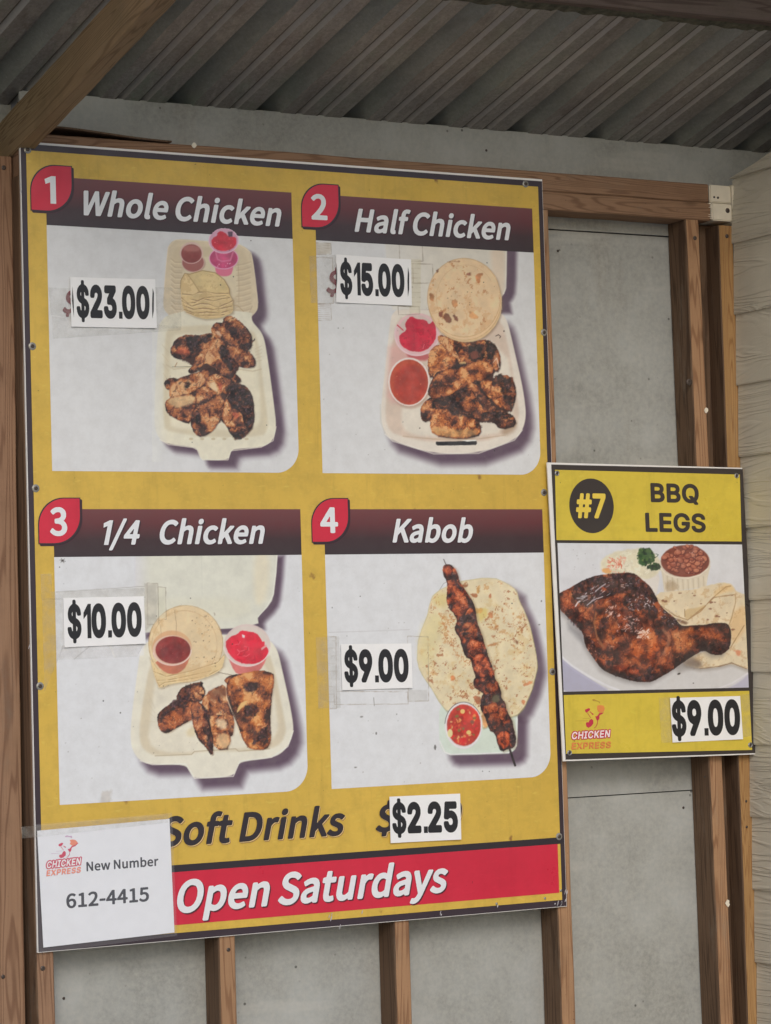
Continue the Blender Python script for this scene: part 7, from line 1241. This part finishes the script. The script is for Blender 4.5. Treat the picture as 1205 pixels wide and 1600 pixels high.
def logo(root, y, T, white):
    ox, oy, s = T
    def Lq(*v): return P_(ox, oy, s, *v)
    red = plain('logo_red', lin(190, 52, 84) if white else lin(178, 44, 66), .45, var=.04); org = plain('logo_orange', lin(226, 132, 104) if white else lin(205, 128, 66), .45, var=.05)
    wht = plain('logo_white', lin(238, 226, 236) if white else lin(222, 206, 206), .45, var=.02); gry = plain('logo_grey', lin(188, 160, 186) if white else lin(172, 140, 56), .45, var=.02)
    if white:
        S_ = dict(comb=(375,245, 400,222, 445,200, 470,212, 455,240, 425,268, 395,270), neck=(420,275, 430,272, 480,345, 470,345), body=(395,430, 440,420, 470,365, 500,358, 518,390, 515,440, 470,480, 425,492, 392,470),
                  arm=(553,320, 590,315, 625,265, 700,240, 745,200, 748,215, 700,262, 640,288, 625,310, 622,345, 600,378, 575,365), leg=(590,370, 598,372, 590,430, 560,470, 530,490, 528,484, 560,455, 580,420), plate=(590,150, 650,140, 700,150, 745,205, 700,245, 640,258, 590,225, 610,190),
                  beak=(455,255, 480,262, 515,275, 522,290, 505,296, 480,275), hat=(500,78, 540,62, 590,75, 625,70, 640,95, 625,120, 605,100, 560,92, 510,98), l1=(240,405, 400,395, 400,400, 245,412), l2=(340,358, 450,352, 450,358, 340,366))
    else:
        S_ = dict(comb=(408,228, 440,215, 480,198, 508,205, 505,235, 470,262, 450,288, 420,270), neck=(455,292, 465,290, 525,380, 515,382), body=(428,490, 440,462, 480,465, 500,420, 540,400, 568,430, 568,490, 530,540, 480,568, 440,548),
                  arm=(603,352, 640,350, 685,290, 770,282, 740,305, 700,325, 685,345, 680,400, 652,440, 630,420), leg=(645,430, 655,432, 648,500, 620,555, 585,578, 583,570, 615,540, 638,490), plate=(640,150, 700,140, 760,152, 785,200, 770,260, 720,290, 660,265, 640,215),
                  beak=(495,268, 520,262, 540,290, 575,305, 565,328, 545,318, 520,285), hat=(545,40, 570,22, 600,30, 610,45, 650,60, 690,75, 690,110, 675,105, 670,80, 620,68, 565,66), l1=(230,436, 470,432, 470,438, 230,443), l2=(370,392, 500,388, 500,394, 370,399))
    top = None
    for nm, P in S_.items():
        m = org if nm == 'plate' else (gry if nm in ('hat', 'l1', 'l2') else red)
        sheet('logo_rooster', [[(q.x, q.z) for q in (at(a, b, y) for a, b in Lq(*P))][::-1]], y-(.0001 if nm == 'plate' else 0.0002), m, root)
    if white: c1, c2, e1_, e2_ = Lq(150, 688)[0], Lq(800, 612)[0], Lq(150, 832)[0], Lq(805, 762)[0]; t1, t2 = Lq(150, 555)[0][1], Lq(150, 722)[0][1]
    else: c1, c2, e1_, e2_ = Lq(155, 788)[0], Lq(885, 745)[0], Lq(160, 972)[0], Lq(905, 945)[0]; t1, t2 = Lq(155, 648)[0][1], Lq(160, 850)[0][1]
    # CHICKEN: pale letters on a fat red outline; EXPRESS: orange letters
    p0, p1 = at(*c1, y), at(*c2, y); cap = at(c1[0], t1, y).z-p0.z
    lp = text_loops('logo', 'CHICKEN', (p0.x, p0.z), (p1.x-.1*cap, p1.z), cap, .18, .02)
    for k in range(12):
        a = k*math.pi/6; sheets('logo_outline', lp, y-.0002-.00002*k, red, root, dx=.0021*math.cos(a), dz=.0021*math.sin(a))
    sheets('logo_lettering', lp, y-.0006, wht, root)
    p0, p1 = at(*e1_, y), at(*e2_, y); cap = at(e1_[0], t2, y).z-p0.z
    lp = text_loops('logo', 'EXPRESS', (p0.x, p0.z), (p1.x-.1*cap, p1.z), cap, .15, .05)
    sheets('logo_shadow', lp, y-.0002, red if not white else gry, root, dx=-.0006, dz=-.0006)
    sheets('logo_lettering', lp, y-.0005, org, root)
notice()

# ================================================================ the BBQ legs sign
M_yel2 = vinyl('lemon_ink', lin(202, 180, 66), .45, .34)
M_brn = vinyl('brown_black_ink', lin(56, 50, 48), .1, .34, fleck=lin(90, 84, 80))
def legs_sign():
    Y = -.012
    cs = [at(x, y, Y-.0035) for x, y in ((880, 1189.5), (1184, 1178.5), (1160, 731), (855, 722.5))]
    root = empty('bbq_sign', (sum(c.x for c in cs)/4, Y, cs[0].z), 'smaller yellow BBQ Legs sign with the number 7, right of the menu board', 'sign')
    plate('backing_board', [(c.x, Y, c.z) for c in cs], .0035, M_white, root)
    y0 = Y-.0035
    def q4(nm, pts, yy, m, lab=None): return sheet(nm, [[(p.x, p.z) for p in (at(a, b, yy) for a, b in pts)]], yy, m, root, lab)
    q4('banner', ((884, 1187), (1184.5, 1176.5), (1160.6, 732.8), (861.5, 725.8)), y0-.0008, M_brn, 'dark brown vinyl banner')
    q4('yellow_header', ((869.7, 843.9), (1159, 846), (1156, 741.5), (867.3, 734)), y0-.0011, M_yel2)
    q4('yellow_footer', ((884.8, 1177.8), (1175.4, 1171.8), (1170.8, 1079.4), (880.9, 1086)), y0-.0011, M_yel2)
    c = [at(x, y, y0-.0011) for x, y in ((880.9, 1080.9), (1170.2, 1074.2), (1159.6, 850.9), (871.2, 848.4))]
    picture('menu_picture', 0, .522, 0, .315, y0-.0011, paint5, root, corners=[(p.x, p.z) for p in c], label='printed photo: glazed chicken leg, beans and tortillas', bgc=(205, 207, 211))
    yy = y0-.0014
    a = at(924.6, 790.3, yy); rx_ = at(924.6+34.6, 790.3, yy).x-a.x; rz = a.z-at(924.6, 790.3+42.8, yy).z
    sheet('number_disc', [[(a.x+rx_*math.cos(t), a.z+rz*math.sin(t)) for t in np.linspace(0, 2*math.pi, 48, endpoint=False)]], yy, M_brn, root)
    text_px('lettering', 'sans', '#7', (900.6, 809.7), (947.5, 810.2), 770.5, yy-.0004, plain('yellow_text_ink', lin(214, 188, 76), .38, var=.03), root, space=-.05, label='yellow number 7 sign')
    text_px('lettering', 'sans', 'BBQ', (1017.2, 784.6), (1092.6, 786.4), 754.5, yy, M_brn, root, space=-.03, label='dark lettering BBQ')
    text_px('lettering', 'sans', 'LEGS', (1009, 831), (1103.2, 832), 801, yy, M_brn, root, space=-.03, label='dark lettering LEGS')
    logo(root, yy, (880, 1090, 12.05), False)
    for (x, y) in ((870.5, 739.5), (1151, 743.3), (890, 1176.3), (1172.6, 1164)):
        p = at(x, y, y0-.0011); bm = bmesh.new(); n = 20; prof = [(.0062, 0), (.0058, .0012), (.0046, .0018), (.0036, .0012), (.0032, 0)]
        rg = [[bm.verts.new((p.x+math.cos(i*2*math.pi/n)*r_, y0-.0011-h, p.z+math.sin(i*2*math.pi/n)*r_)) for i in range(n)] for r_, h in prof]
        for A, B in zip(rg, rg[1:]):
            for i in range(n): bm.faces.new((A[i], A[(i+1) % n], B[(i+1) % n], B[i]))
        me = bpy.data.meshes.new('grommet'); bm.to_mesh(me); bm.free(); me.polygons.foreach_set('use_smooth', [True]*len(me.polygons))
        g = link('grommet', me, M_zinc, root); screw(p.x, p.z, y0-.0008, .0033, M_nail, g, 'screw')
    card('white $9.00 price card on the BBQ Legs sign', ((1046, 1090.6), (1155, 1087.5), (1159.6, 1155), (1050, 1160.2)), '$9.00', (1049.6, 1151), (1156, 1147.8), 1095,
         Y=y0-.0018, tapes=[((1030, 1090), (1048, 1089), (1050, 1160), (1034, 1161)), ((1154, 1086), (1172, 1084), (1174, 1150), (1158, 1153))])
legs_sign()
